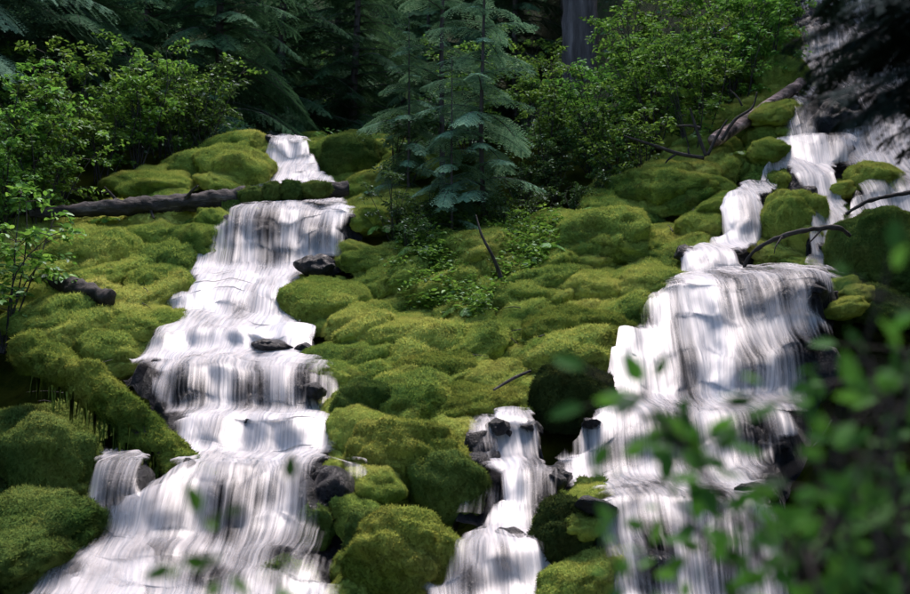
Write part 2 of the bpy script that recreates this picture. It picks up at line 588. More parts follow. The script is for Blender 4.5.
def grid_faces(n, m):
    i, j = np.meshgrid(np.arange(n - 1), np.arange(m - 1), indexing='ij')
    return np.stack([i * m + j, i * m + j + 1, (i + 1) * m + j + 1, (i + 1) * m + j], -1).reshape(-1, 4)


# ------------------------------------------------------------------ moss fuzz
def vnormals(V, T):
    nn = np.cross(V[T[:, 1]] - V[T[:, 0]], V[T[:, 2]] - V[T[:, 0]])
    out = np.zeros_like(V)
    for c in range(3):
        for a in range(3):
            out[:, a] += np.bincount(T[:, c], nn[:, a], len(V))
    return nrm(out)


def fuzz(V, F, n, ln, wd, seed, hang=0.0, zmin=-0.35):
    """n short moss shoots spread over triangles F; returns arrays to append"""
    r = np.random.default_rng(seed)
    T = F if F.shape[1] == 3 else np.concatenate([F[:, [0, 1, 2]], F[:, [0, 2, 3]]])
    A, B, C = V[T[:, 0]], V[T[:, 1]], V[T[:, 2]]
    nn = np.cross(B - A, C - A)
    ar = np.linalg.norm(nn, axis=1) * 0.5
    nn = nrm(nn)
    w = ar * (nn[:, 2] > zmin)
    vn = vnormals(V, T)
    k = r.choice(len(T), n, p=w / w.sum())
    u, v = r.random(n), r.random(n)
    fl = u + v > 1
    u[fl], v[fl] = 1 - u[fl], 1 - v[fl]
    p = A[k] + (B[k] - A[k]) * u[:, None] + (C[k] - A[k]) * v[:, None]
    d = nrm(nn[k] * 0.7 + r.normal(size=(n, 3)) * 0.55 + np.array([0, -0.15, -hang]))
    s = nrm(np.cross(d, r.normal(size=(n, 3))))
    L = ln * r.uniform(0.5, 1.35, n)[:, None]
    W = wd * r.uniform(0.6, 1.3, n)[:, None]
    p0 = p - nn[k] * 0.004
    VV = np.stack([p0 - s * W, p0 + s * W, p0 + d * L], 1).reshape(-1, 3)
    FF = np.arange(3 * n).reshape(-1, 3)
    b = r.uniform(0.2, 0.75, n)
    a = np.stack([b * 0.7, b * 0.7, b * 1.2], 1).ravel()
    sn = vn[T[k, 0]] * (1 - u - v)[:, None] + vn[T[k, 1]] * u[:, None] + vn[T[k, 2]] * v[:, None]
    sn = np.repeat(nrm(nrm(sn) + d * 0.45), 3, 0)
    return VV, FF, a, sn


def fuzzy_data(name, V, F, mat_, dens, ln, wd, seed, hang=0.0, zmin=-0.35, extra=None):
    T = F if F.shape[1] == 3 else np.concatenate([F[:, [0, 1, 2]], F[:, [0, 2, 3]]])
    area = np.linalg.norm(np.cross(V[T[:, 1]] - V[T[:, 0]], V[T[:, 2]] - V[T[:, 0]]), axis=1).sum() * 0.5
    n = int(area * dens)
    V = np.asarray(V, float)
    fv, ff, fa, fn = fuzz(V, F, n, ln, wd, seed, hang, zmin)
    VV = [V, fv]; FT = [ff + len(V)]; AA = [np.full(len(V), 0.35), fa]
    fl = [np.concatenate(FT)]
    if F.shape[1] == 3: fl = [np.concatenate([F] + FT)]
    else: fl = [F] + fl
    return mesh_data(name, np.concatenate(VV), fl, mat_, True, {'rnd': np.concatenate(AA), 'nv': np.concatenate([vnormals(V, T), fn])})


# ------------------------------------------------------------------ terrain meshes
def terrain(name, ys, us, mat_, lo, hi, dens=0, seed=1, label=None):
    Y, U = np.meshgrid(ys, us, indexing='ij')
    X = U * (4.0 + Y * 0.40)
    Z = H(X, Y)
    V = np.stack([X, Y, Z], -1).reshape(-1, 3)
    F = grid_faces(len(ys), len(us))[:, ::-1]
    if dens:
        m = fuzzy_data(name, V, F, mat_, dens, 0.045, 0.007, seed, 0.1)
    else:
        m = mesh_data(name, V, F, mat_)
    o = link(name, m)
    tag(o, label, None, None, 'structure')
    return o


hill = terrain('hillside', np.linspace(9.2, 25.5, 420), np.linspace(-1, 1, 420), M['moss'], 0, 0, 900, 2, 'moss covered hillside between and beside the two cascades')
hill.data.materials[0] = M['moss']
terrain('forest_floor', np.concatenate([np.linspace(25.5, 45, 120), np.linspace(46, 110, 40)]), np.linspace(-1.4, 1.4, 150), M['soil'], 0, 0, label='dark forest floor climbing behind the cascades')
terrain('ground', np.linspace(-25, 9.2, 60), np.linspace(-4, 4, 90), M['soil'], 0, 0, label='dark ground of the stream bank in front')


# ------------------------------------------------------------------ streams: bed and white water
BULGE = {'left': [(194, 396, 30, 24, .12), (250, 398, 30, 24, .14), (308, 392, 24, 24, .12), (225, 372, 22, 10, .12), (328, 490, 30, 30, .15), (150, 562, 60, 15, .14), (215, 442, 20, 22, .16), (300, 440, 16, 18, .10), (205, 330, 22, 15, .12), (238, 320, 13, 24, .12), (165, 347, 18, 12, .12),
                  (262, 228, 24, 20, .14), (322, 242, 24, 18, .18), (288, 258, 14, 10, .08), (225, 505, 18, 34, .08), (170, 515, 18, 26, .08), (285, 565, 40, 22, .15), (90, 580, 40, 12, .14), (210, 585, 50, 10, .1), (296, 178, 16, 8, .1)],
         'right': [(772, 305, 26, 26, .26), (808, 300, 22, 24, .26), (800, 368, 44, 36, .36), (720, 318, 12, 26, .08), (690, 365, 14, 30, .08), (745, 375, 20, 22, .14), (660, 442, 30, 24, .20), (745, 440, 36, 22, .18), (612, 462, 20, 26, .14), (640, 497, 34, 12, .16), (705, 505, 26, 14, .14), (655, 560, 22, 44, .18), (725, 565, 28, 44, .18), (770, 500, 24, 30, .2)],
         'middle': [(500, 565, 22, 20, .14), (540, 520, 14, 30, .10), (525, 480, 12, 22, .08), (480, 590, 20, 18, .12), (500, 440, 10, 18, .06)], 'upper': [(840, 120, 30, 20, .3), (870, 60, 30, 20, .3), (820, 30, 24, 20, .3)],
         'braid': [(745, 225, 14, 16, .12), (700, 275, 18, 12, .1)], 'side': [(125, 500, 22, 24, .1)], 'gap': [], 'edge': [(890, 190, 24, 12, .2)], 'wet': []}
WLAB = {'left': 'broad white cascade tumbling down ledges on the left', 'side': 'thin bluish curtain of water below the mossy log', 'middle': 'narrow white cascade between the mossy boulders at bottom centre',
        'wet': 'film of water on dark rock beside the narrow middle cascade', 'right': 'tall bluish white fan of water on the right', 'braid': 'small stepped rill feeding the right fan from its upper left',
        'gap': 'small rill between moss cushions above the right fan', 'edge': 'white rill behind the dark branch at the right edge', 'upper': 'high shaded waterfall behind the dark conifer boughs at top right'}
WATERN = {'left': 420, 'side': 80, 'middle': 150, 'wet': 60, 'right': 420, 'braid': 130, 'gap': 80, 'edge': 80, 'upper': 220}


def wid_of(k):
    return float((STREAM[k][3] - STREAM[k][2]).max())


def stream_surface(k, ns, nt, tw=1.0, soft=1.0):
    sy, sz, l, r_, dn, fm = STREAM[k]
    arc = np.concatenate([[0], np.cumsum(np.hypot(np.diff(sy), np.diff(sz)))])
    s = np.linspace(0, arc[-1], ns)
    y, z = np.interp(s, arc, sy), np.interp(s, arc, sz)
    ker = np.hanning(13)[1:-1]; ker /= ker.sum()
    pad = lambda a: np.convolve(np.concatenate([[a[0]] * 5, a, [a[-1]] * 5]), ker, 'valid')
    y, z = pad(y), pad(z)      # softened lips
    L, Rr = np.interp(s, arc, l), np.interp(s, arc, r_)
    D, Fm = np.interp(s, arc, dn), np.interp(s, arc, fm)
    t = np.linspace(-tw, tw, nt)
    S, Tt = np.meshgrid(s, t, indexing='ij')
    L = L + min(.3, .2 * wid_of(k)) * pn(np.stack([s * .9, s * 0 + 1, s * 0 + len(k)], -1)) + .06 * pn(np.stack([s * 3, s * 0 + 1, s * 0 + len(k)], -1))
    Rr = Rr + min(.3, .2 * wid_of(k)) * pn(np.stack([s * .9, s * 0 + 31, s * 0 + len(k)], -1)) + .06 * pn(np.stack([s * 3, s * 0 + 31, s * 0 + len(k)], -1))
    X = 0.5 * (L + Rr)[:, None] + 0.5 * (Rr - L)[:, None] * Tt
    seed = (sum(map(ord, k)) % 50) * 3.7
    wp = np.stack([X * 0.9, S * 0.35, X * 0 + seed], -1)
    # ledges wander up and down the slope across the stream
    shift = 0.42 * pn(wp + 40) + 0.30 * pn(wp * np.array([2.2, 1.4, 1]) + 55) + 0.07 * pn(wp * np.array([7, 2, 1]) + 66)
    S2 = S + shift * min(1.0, wid_of(k) / 1.2)
    S2 = np.clip(S2 + .062 * np.sin(S2 * 2 * np.pi / .46 + 5 * pn(wp * np.array([1.6, 1, 1]) + 90)), 0, arc[-1])
    Y = np.interp(S2, s, y); Z = np.interp(S2, s, z)
    D = np.interp(S2, s, D); Fm = np.interp(S2, s, Fm)
    warp = 0.30 * pn(wp) + 0.14 * pn(wp * np.array([2.6, 1.3, 1]) + 5) + 0.05 * pn(wp * np.array([6, 3, 1]) + 8)
    fade = 1 - sm(0.75, 1.0, np.abs(Tt)) * 0.4
    Y = Y - warp * fade
    # rocks under the water push it out and thin it
    thin = np.zeros_like(X)
    dirx, diry, dirz = X / Y, 1, (Z - CAM[2]) / Y
    cz = dirx * 0 + 1
    # project to picture rows only to read where the listed rocks lie
    fwd = diry * cP + dirz * sP
    upc = -diry * sP + dirz * cP
    PX, PY = 455 + dirx / fwd / K, 297 - upc / fwd / K
    for (bx, by, rx, ry, am) in BULGE[k]:
        g = np.exp(-(((PX - bx) / rx) ** 2 + ((PY - by) / ry) ** 2))
        Y = Y - am * g; Z = Z + 0.35 * am * g
        thin = np.maximum(thin, g * min(1, am * 4.5))
    p = np.stack([X, Y, Z], -1)
    # rounded stones under the water: billows with creases between them
    bil = 1 - 2.2 * np.abs(pn(p * np.array([1.5, 1.5, 2.0]) + seed)) 
    bil2 = 1 - 2.2 * np.abs(pn(p * np.array([3.4, 3.4, 3.8]) + seed + 9))
    am = min(1.0, .35 + wid_of(k) / 2.5)
    bump = -am * soft * (0.20 * np.clip(bil, 0, 1) ** 1.6 + 0.08 * np.clip(bil2, 0, 1) ** 1.6) + 0.025 * soft * pn(p * 6)
    Z = Z + bump * .7 + .06
    Y = Y - bump - .06
    thin = np.maximum(thin, .35 * sm(.35, -.7, bil) * (1 - Fm))
    return S, Tt, X, Y, Z, D, Fm, thin


wet_root = {}
for k in ST:
    sy, sz, l, r_, dn, fm = STREAM[k]
    length = np.hypot(np.diff(sy), np.diff(sz)).sum()
    wid = (r_ - l).max()
    ns = int(max(60, length / 0.035)); nt = int(max(24, wid / 0.04))
    # bed of dark rock
    S, Tt, X, Y, Z, D, Fm, thin = stream_surface(k, ns, nt, 1.05)
    p = np.stack([X, Y, Z], -1)
    rough = 0.06 * fbm(p * 2.2 + 31, 4) + 0.05 * np.abs(pn(p * 4.5 + 3))
    edge = sm(0.93, 1.05, np.abs(Tt)) * 0.25
    V = np.stack([X, Y + 0.05 - rough * 0.8, Z - 0.05 + rough * 0.5 - edge], -1).reshape(-1, 3)
    F = grid_faces(ns, nt)[:, ::-1]
    bed = mk('stream_bed', V, F, M['rock'])
    bed['stream'] = k; bed['ns'] = ns; bed['nt'] = nt
    tag(bed, 'wet dark rock ledges under the ' + {'left': 'broad left cascade', 'side': 'thin curtain below the mossy log', 'middle': 'narrow middle cascade', 'wet': 'water film at bottom centre', 'right': 'tall right fan', 'braid': 'stepped rill above the right fan', 'gap': 'rill between the upper moss cushions', 'edge': 'rill at the right edge', 'upper': 'shaded high waterfall'}[k], None, None, 'structure')
    # water
    root = empty('waterfall', (float(0.5 * (l[0] + r_[0])), float(sy[0]), float(sz[0])))
    tag(root, WLAB[k], 'waterfall', 'cascades running down the mossy hill')
    inv = root.location.copy()
    off0 = np.array(inv)
    for layer in (0, 1):
        S, Tt, X, Y, Z, D, Fm, thin = stream_surface(k, ns, nt, 1.0, .14)
        p = np.stack([X * 1.5, S * 0.5, X * 0 + 7 + 5 * layer], -1)
        rip = 0.025 * pn(p * np.array([3, .8, 1])) + 0.010 * pn(p * np.array([9, 1.2, 1]))
        h = (0.01, 0.055)[layer]
        en = 0.22 * pn(np.stack([S * 3, Tt * 0 + np.sign(Tt) * 4, S * 0 + layer], -1))
        edge = sm(0.80, 1.04, np.abs(Tt) + en)
        Vw = np.stack([X, Y - (h + rip) * 0.9, Z + (h + rip) * 0.5 - 0.04 * edge], -1)
        ub_ = X + .20 * pn(np.stack([X * .8, S * .55, X * 0 + 70 + layer], -1))
        dens = D.copy()
        big = pn(np.stack([X * 1.3, S * 0.45, X * 0 + 3 + layer], -1))
        dens = dens + 0.46 * pn(np.stack([ub_ * 2.8, S * .30, X * 0 + 12], -1)) * (1 - .6 * Fm) + 0.36 * big - 0.75 * edge - 0.72 * thin * (1 if layer else 0.85) - (0.18 if layer else 0.0) - .10 * (1 - Fm)
        foam = np.clip(Fm + 0.25 * big, 0, 1)
        uv = np.stack([ub_, S + 3 * layer], -1).reshape(-1, 2)
        mk('water_sheet', Vw.reshape(-1, 3) - off0, grid_faces(ns, nt)[:, ::-1], M['water'], root, True, {'dens': dens.ravel(), 'foam': foam.ravel()}, uv)

# ------------------------------------------------------------------ moss mounds
_ico = {}


def ico(sub):
    if sub not in _ico:
        bm = bmesh.new()
        bmesh.ops.create_icosphere(bm, subdivisions=sub, radius=1)
        _ico[sub] = (np.array([v.co[:] for v in bm.verts]), np.array([[v.index for v in f.verts] for f in bm.faces]))
        bm.free()
    return _ico[sub]


def mound_shape(seed, rx, ry, rz, sub=4, lump=0.2, folds=0.10):
    V, F = ico(sub)
    V = V.copy()
    r = np.random.default_rng(seed)
    o = r.random(3) * 90
    # fuller than an ellipsoid, steep towards the front
    e = 0.8
    W = np.sign(V) * np.abs(V) ** e
    W = W / (np.linalg.norm(W, axis=1)[:, None] ** 0.35)
    S = W * np.array([rx, ry, rz])
    sc = 1.0 / max(0.25, (rx + rz) / 2)
    d = lump * pn(V * 1.5 + o) + lump * 0.55 * pn(V * 3.1 + o + 7)
    # pillowy folds: rounded tops, sharp creases
    c = 1 - np.abs(pn(S * np.array([2.3, 2.3, 3.2]) + o + 3)) * 2
    c2 = 1 - np.abs(pn(S * np.array([5.0, 5.0, 6.0]) + o + 13)) * 2
    d = d - folds * np.clip(c, 0, 1) ** 3 - folds * 0.45 * np.clip(c2, 0, 1) ** 3
    S = S * (1 + d)[:, None]
    S = S + (0.016 * pn(S * 8 + o) + 0.010 * pn(S * 17 + o))[:, None] * V
    # skirts sink away
    lo = np.clip(-S[:, 2] / rz, 0, 1)
    S[:, 0] *= 1 - 0.12 * lo; S[:, 1] *= 1 - 0.12 * lo
    return S, F


def mound_data(seed, rx, ry, rz, mat_, sub=4, dens=2600, ln=0.04, hang=0.15, lump=0.2, folds=0.1, wd=0.006):
    V, F = mound_shape(seed, rx, ry, rz, sub, lump, folds)
    return fuzzy_data('moss_mound', V, F, mat_, dens, ln, wd, seed + 500, hang)


# the larger boulders: picture position of the middle, width and height, label
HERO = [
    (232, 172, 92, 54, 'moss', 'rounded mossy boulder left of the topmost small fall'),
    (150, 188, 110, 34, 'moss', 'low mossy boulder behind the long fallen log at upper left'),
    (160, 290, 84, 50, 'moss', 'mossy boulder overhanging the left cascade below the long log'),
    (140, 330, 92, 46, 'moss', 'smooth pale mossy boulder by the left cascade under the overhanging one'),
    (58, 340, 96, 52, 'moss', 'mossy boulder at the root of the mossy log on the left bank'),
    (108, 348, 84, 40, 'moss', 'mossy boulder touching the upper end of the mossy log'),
    (352, 160, 74, 56, 'dark_shade_moss', 'dark shaded mossy boulder right of the topmost small fall'),
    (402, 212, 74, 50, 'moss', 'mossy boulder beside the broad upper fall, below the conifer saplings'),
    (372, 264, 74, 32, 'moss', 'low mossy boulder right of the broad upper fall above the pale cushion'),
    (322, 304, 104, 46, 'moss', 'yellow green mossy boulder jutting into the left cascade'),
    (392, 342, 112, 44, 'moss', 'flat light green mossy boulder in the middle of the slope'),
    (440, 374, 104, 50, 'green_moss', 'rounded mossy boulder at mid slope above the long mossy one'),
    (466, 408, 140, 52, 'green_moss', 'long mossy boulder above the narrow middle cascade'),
    (366, 418, 74, 84, 'dark_shade_moss', 'steep dark mossy boulder at the right rim of the left cascade'),
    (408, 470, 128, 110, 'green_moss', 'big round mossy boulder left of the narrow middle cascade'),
    (446, 490, 88, 76, 'dark_shade_moss', 'dark mossy boulder hugging the wet rock film at bottom centre'),
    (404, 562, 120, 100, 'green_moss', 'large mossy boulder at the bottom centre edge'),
    (366, 540, 44, 66, 'dark_shade_moss', 'narrow mossy boulder squeezed left of the bottom centre boulder'),
    (316, 528, 40, 48, 'dark_shade_moss', 'small mossy rock standing in the lower left cascade'),
    (286, 580, 60, 44, 'dark_shade_moss', 'dark mossy rock at the foot of the left cascade'),
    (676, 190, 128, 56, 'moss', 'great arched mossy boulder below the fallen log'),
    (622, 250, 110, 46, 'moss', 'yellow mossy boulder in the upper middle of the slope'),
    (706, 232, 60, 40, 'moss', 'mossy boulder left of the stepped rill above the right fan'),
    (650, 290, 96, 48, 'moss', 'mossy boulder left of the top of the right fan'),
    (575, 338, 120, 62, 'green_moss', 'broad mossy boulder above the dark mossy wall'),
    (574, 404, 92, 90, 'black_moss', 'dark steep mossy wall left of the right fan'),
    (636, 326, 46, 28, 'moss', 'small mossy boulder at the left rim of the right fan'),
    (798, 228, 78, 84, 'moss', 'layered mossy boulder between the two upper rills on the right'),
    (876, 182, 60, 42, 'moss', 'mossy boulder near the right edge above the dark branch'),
    (884, 262, 112, 110, 'dark_shade_moss', 'big dark mossy bank boulder at the right edge'),
    (40, 470, 104, 110, 'dark_shade_moss', 'shaded mossy boulder left of the thin water curtain'),
    (20, 578, 44, 44, 'dark_shade_moss', 'mossy rock in the bottom left corner'),
    (16, 520, 36, 48, 'dark_shade_moss', 'small mossy rock at left edge above the corner one'),
    (592, 500, 44, 48, 'dark_shade_moss', 'mossy top rock of the dripping outcrop left of the right fan'),
    (552, 506, 40, 30, 'dark_shade_moss', 'low dark mossy crown of the dripping outcrop'),
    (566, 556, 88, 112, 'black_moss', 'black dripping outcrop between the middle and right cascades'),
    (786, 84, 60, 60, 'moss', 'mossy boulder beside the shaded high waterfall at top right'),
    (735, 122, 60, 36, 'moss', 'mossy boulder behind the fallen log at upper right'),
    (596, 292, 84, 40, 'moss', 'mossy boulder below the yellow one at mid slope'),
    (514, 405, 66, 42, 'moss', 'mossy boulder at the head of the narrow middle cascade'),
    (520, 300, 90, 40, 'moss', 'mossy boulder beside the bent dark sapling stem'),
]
HERO_W = []
for i, (px, py, w, h, mt, lab) in enumerate(HERO):
    q = hit(px, py + 0.18 * h)
    k = K * q[1]
    rx, rz = 0.5 * w * k, 0.5 * h * k * 1.0
    ry = max(1.0 * rx, 0.9 * rz) if h < w * .8 else max(.75 * rx, .6 * rz)
    d = mound_data(100 + i, rx, ry, rz, M[mt], 5 if w > 115 else 4, 4600 if w > 80 else 5000, 0.038, 0.25, 0.17, 0.10)
    o = link('mossy_boulder', d)
    c = q + np.array([0, ry * 0.25, 0])
    zc = P(px, py, c[1])[2]
    o.location = (c[0] + 0, c[1], zc)
    o.rotation_euler = (R(rng.uniform(14, 24)) if h < w * .8 else R(6), R(rng.uniform(-6, 6)), R(rng.uniform(-20, 20)))
    tag(o, lab, 'boulder', 'mossy boulders on the hill')
    HERO_W.append((c[0], c[1], rx))

# smaller cushions fill the slope between them
protos = []
for i in range(14):
    rx = rng.uniform(0.28, 0.66)
    protos.append((rx, mound_data(300 + i, rx, rx * rng.uniform(1.1, 1.6), rx * rng.uniform(0.54, 0.72), M['moss'], 4, 4200, 0.038, 0.25, 0.2, 0.09)))
dark_shade_protos = [mound_data(340 + i, .45, .5, .3, M['dark_shade_moss'], 4, 4200, 0.04, 0.3, 0.22, 0.12) for i in range(4)]
ZONES = [([(0, 250), (60, 215), (110, 220), (220, 240), (190, 300), (140, 345), (60, 350), (0, 340)], 34),
         ([(95, 190), (190, 170), (250, 160), (250, 190), (160, 205)], 12),
         ([(0, 420), (80, 430), (90, 540), (40, 560), (0, 594)], 12),
         ([(345, 300), (410, 240), (520, 240), (610, 220), (720, 170), (720, 240), (660, 300), (620, 350), (540, 400), (400, 400), (340, 380)], 84),
         ([(350, 400), (470, 420), (480, 500), (350, 510)], 10),
         ([(600, 200), (700, 140), (760, 100), (780, 140), (730, 190)], 16),
         ([(765, 180), (830, 190), (830, 250), (780, 270)], 8),
         ([(845, 160), (905, 160), (905, 190), (850, 195)], 5),
         ([(850, 220), (910, 200), (910, 330), (850, 320)], 10),
         ([(340, 140), (410, 150), (430, 220), (370, 240), (340, 200)], 14),
         ([(740, 60), (790, 20), (800, 110), (750, 130)], 8)]


def inpoly(x, y, poly):
    c = False
    n = len(poly)
    for i in range(n):
        x1, y1 = poly[i]; x2, y2 = poly[(i + 1) % n]
        if (y1 > y) != (y2 > y) and x < (x2 - x1) * (y - y1) / (y2 - y1) + x1: c = not c
    return c


placed = []
for poly, cnt in ZONES:
    bx = [p_[0] for p_ in poly]; by = [p_[1] for p_ in poly]
    tries = 0; got = 0
    while got < cnt and tries < cnt * 30:
        tries += 1
        px, py = rng.uniform(min(bx), max(bx)), rng.uniform(min(by), max(by))
        if not inpoly(px, py, poly): continue
        q = hit(px, py, H)
        if stream_mask(q[0], q[1], -0.25) > 0.4: continue
        if any((q[0] - a) ** 2 + ((q[1] - b) * 0.8) ** 2 < 0.35 ** 2 for a, b, c in placed): continue
        rx, d = protos[int(rng.integers(len(protos)))]
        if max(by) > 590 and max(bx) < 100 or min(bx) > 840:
            d = dark_shade_protos[int(rng.integers(len(dark_shade_protos)))]  # lower left cushions get their shade from the darker moss colour
        o = link('moss_cushion', d, hill)
        s = rng.uniform(0.7, 1.25)
        o.scale = (s * rng.uniform(0.85, 1.3), s, s * rng.uniform(0.8, 1.15))
        o.location = (q[0], q[1] + 0.2, H(q[0], q[1] + 0.2) - 0.05)
        o.rotation_euler = (R(rng.uniform(18, 30)), R(rng.uniform(-10, 10)), R(rng.uniform(-60, -10) if 340 < px < 720 else rng.uniform(-40, 40)))
        placed.append((q[0], q[1], rx)); got += 1


# cushions along the rims of the streams
for k in ('left', 'right', 'braid', 'gap', 'upper'):
    sy, sz, l, r_, dn, fm = STREAM[k]
    arc = np.concatenate([[0], np.cumsum(np.hypot(np.diff(sy), np.diff(sz)))])
    for side in (0, 1):
        a = 0.2
        while a < arc[-1]:
            y = float(np.interp(a, arc, sy)); z = float(np.interp(a, arc, sz)); x = float(np.interp(a, arc, (l, r_)[side]))
            a += rng.uniform(.42, .70)
            x += (-1, 1)[side] * rng.uniform(.05, .30)
            if stream_mask(x, y, .02) > .75 and rng.random() < .8: continue
            if k == 'right' and side == 1 and z < 3.2: continue
            if k == 'right' and side == 0 and 13.0 < y < 17.5: continue
            if k == 'left' and side == 0 and y < 15.2: continue
            if k in ('braid', 'gap') and rng.random() < .6: continue
            rx, d = protos[int(rng.integers(len(protos)))]
            o = link('moss_cushion', d, hill)
            sc_ = rng.uniform(.45, .85)
            o.scale = (sc_ * rng.uniform(.8, 1.2), sc_, sc_ * rng.uniform(.8, 1.2))
            o.location = (x, y + .08, max(z - .16, float(H(x, y)) - .05))
            o.rotation_euler = (R(rng.uniform(8, 24)), R(rng.uniform(-10, 10)), R(rng.uniform(-60, 60)))


# ------------------------------------------------------------------ bare wet rocks in the water
def rock_data(seed, rx, ry, rz, sub=4):
    V, F = ico(sub)
    r = np.random.default_rng(seed)
    o = r.random(3) * 50
    d = 0.22 * pn(V * 1.4 + o) + 0.12 * fbm(V * 2.7 + o, 3)
    # chipped planes
    S = V * (1 + d)[:, None]
    for q in range(7):
        n = nrm(r.normal(size=3)); lim = r.uniform(0.62, 0.85)
        ex = np.clip(S @ n - lim, 0, None)
        S = S - ex[:, None] * n * 0.85
    S = S * np.array([rx, ry, rz])
    S = S + 0.02 * fbm(S * 7 + o, 3)[:, None] * V
    return mesh_data('rock', S, F, M['rock'])


ROCKS = [(276, 348, 52, 18, 'flat dark wet rock lying in the left cascade below the yellow boulder'),
         (302, 384, 46, 30, 'dark wet rock at the right rim of the left cascade'),
         (222, 374, 30, 16, 'small dark rock splitting the middle of the left cascade'),
         (318, 268, 44, 28, 'dark wet rock below the right end of the broad upper fall'),
         (336, 240, 44, 24, 'dark rock amid the right side of the broad upper fall'),
         (306, 352, 30, 22, 'small dark rock next to the flat one in the left cascade'),
         (548, 480, 50, 30, 'dark wet rock between the middle cascade and the dripping outcrop'),
         (545, 512, 40, 26, 'dark rock with a film of water at the outcrop top'),
         (672, 508, 20, 16, 'small round dark rock at the foot of the right fan'),
         (776, 402, 18, 14, 'little dark stone under the right side of the right fan'),
         (478, 452, 34, 60, 'slanting wet rock face left of the narrow middle cascade'),
         (440, 560, 40, 50, 'dark wet rock at the left foot of the middle cascade'),
         (812, 372, 50, 70, 'black overhung rock behind the right end of the fan'),
         (770, 290, 40, 40, 'black rock showing through the top of the right fan')]
for i, (px, py, w, h, lab) in enumerate(ROCKS):
    q = hit(px, py + 0.2 * h) + np.array([0, -.28, 0])
    k = K * q[1]
    o = link('rock', rock_data(700 + i, 0.5 * w * k, 0.42 * w * k, 0.5 * h * k))
    o.location = (q[0], q[1] + 0.1, P(px, py, q[1] + 0.1)[2])
    o.rotation_euler = (0, 0, R(rng.uniform(-30, 30)))
    tag(o, lab, 'rock', 'wet rocks in the cascades')


stone_p = [rock_data(900 + i, .13, .11, .08, 3) for i in range(5)]
for o in stone_p: o.name = 'stone'
beds = {}
for o in bpy.data.objects:
    if o.name.startswith('stream_bed'): beds[o['label']] = o
r6 = np.random.default_rng(66)
for k, n_ in (('left', 34), ('right', 30), ('middle', 12), ('braid', 8), ('gap', 5), ('upper', 8)):
    sy, sz, l, r_, dn, fm = STREAM[k]
    arc = np.concatenate([[0], np.cumsum(np.hypot(np.diff(sy), np.diff(sz)))])
    bed = [o for o in bpy.data.objects if o.name.startswith('stream_bed') and o['stream'] == k][0]
    V = np.empty(len(bed.data.vertices) * 3, np.float32)
    bed.data.vertices.foreach_get('co', V)
    V = V.reshape(bed['ns'], bed['nt'], 3)
    for q in range(n_):
        i = int(r6.integers(4, bed['ns'] - 4))
        f = r6.uniform(.04, .16) if r6.random() < .4 else (1 - r6.uniform(.04, .16) if r6.random() < .66 else r6.uniform(.25, .75))
        j = int(f * (bed['nt'] - 1))
        o = link('stone', stone_p[int(r6.integers(5))], bed)
        s_ = r6.uniform(.6, 1.5)
        o.scale = (s_ * r6.uniform(.8, 1.4), s_, s_ * r6.uniform(.7, 1.2))
        o.location = V[i, j] + np.array([0, -.05, .05])
        o.rotation_euler = tuple(r6.uniform(-.4, .4, 2)) + (r6.uniform(0, 6.28),)


# ------------------------------------------------------------------ logs and branches
def on_tube(name, pts, rad, mat_, seg=14, n=40, lump=0.1, lf=4, parent=None):
    b = Buf()
    sp = spline(pts, n)
    rr = np.interp(np.linspace(0, 1, n), np.linspace(0, 1, len(rad)), rad)
    tube(b, sp, rr, seg, 0.5, lump, lf)
    return b.build(name, mat_, parent)


# long fallen log upper left
Yl = 19.4
t = empty('fallen_log', tuple(P(215, 200, Yl)))
o0 = np.array(t.location)
pts = [P(30, 214, Yl - .3) - o0, P(95, 209, Yl - .2) - o0, P(170, 204, Yl) - o0, P(240, 197, Yl + .1) - o0, P(300, 192, Yl + .2) - o0, P(348, 189, Yl + .4) - o0]
trunk = on_tube('trunk', pts, [.07, .12, .14, .145, .14, .12], M['log'], 26, 150, 0.30, 6, t)
for (px, py, w, h) in ((252, 196, 26, 20), (272, 193, 22, 22), (292, 191, 24, 22), (316, 190, 30, 20), (120, 205, 40, 10)):
    c = P(px, py, Yl - .02) - o0
    k = K * Yl
    V, F = mound_shape(px, w * .55 * k, .16, h * .5 * k, 4, .2, .1)
    d = fuzzy_data('moss_patch', V, F, M['dark_shade_moss' if px > 200 else 'moss'], 3600, .05, .006, px, .5, -.9)
    link('moss_patch', d, t).location = c
b = Buf()
for q in range(60):
    a = P(rng.uniform(222, 246), 200, Yl - .05) - o0
    L = rng.uniform(.15, .75)
    tube(b, [a, a + np.array([rng.normal() * .03, -.02, -L * .5]), a + np.array([rng.normal() * .05, 0, -L])], [.012, .009, .003], 4, rng.random() * .4)
b.build('hanging_moss', M['dark_shade_moss'], t)['kind'] = 'stuff'
for px, py, dx_, dz_ in ((118, 203, -.10, .22), (150, 208, .06, -.2), (186, 198, .12, .16)):
    a_ = P(px, py, Yl - .08) - o0
    on_tube('stub', [a_, a_ + np.array([dx_, -.1, dz_ * .6]), a_ + np.array([dx_ * 1.8, -.16, dz_])], [.035, .022, .012], M['log'], 8, 12, .3, 9, t)
tag(t, 'long weathered fallen log lying across the left cascade', 'log')

# stick over the topmost fall
s_ = on_tube('stick', [P(246, 163, 22.6), P(285, 162, 22.6), P(322, 160, 22.7)], [.02, .024, .012], M['dark_bark'], 8, 20, .1)
tag(s_, 'thin dark stick lying across the topmost small fall', 'stick')

# dark rotten log on the left bank
p_ = [hit(54, 292, H), hit(85, 302, H), hit(118, 312, H)]
s_ = on_tube('rotten_log', [a + np.array([0, -.35, .12]) for a in p_], [.09, .13, .10], M['dark_bark'], 22, 70, .4, 6)
tag(s_, 'short dark rotten log half buried in moss on the left bank', 'log')

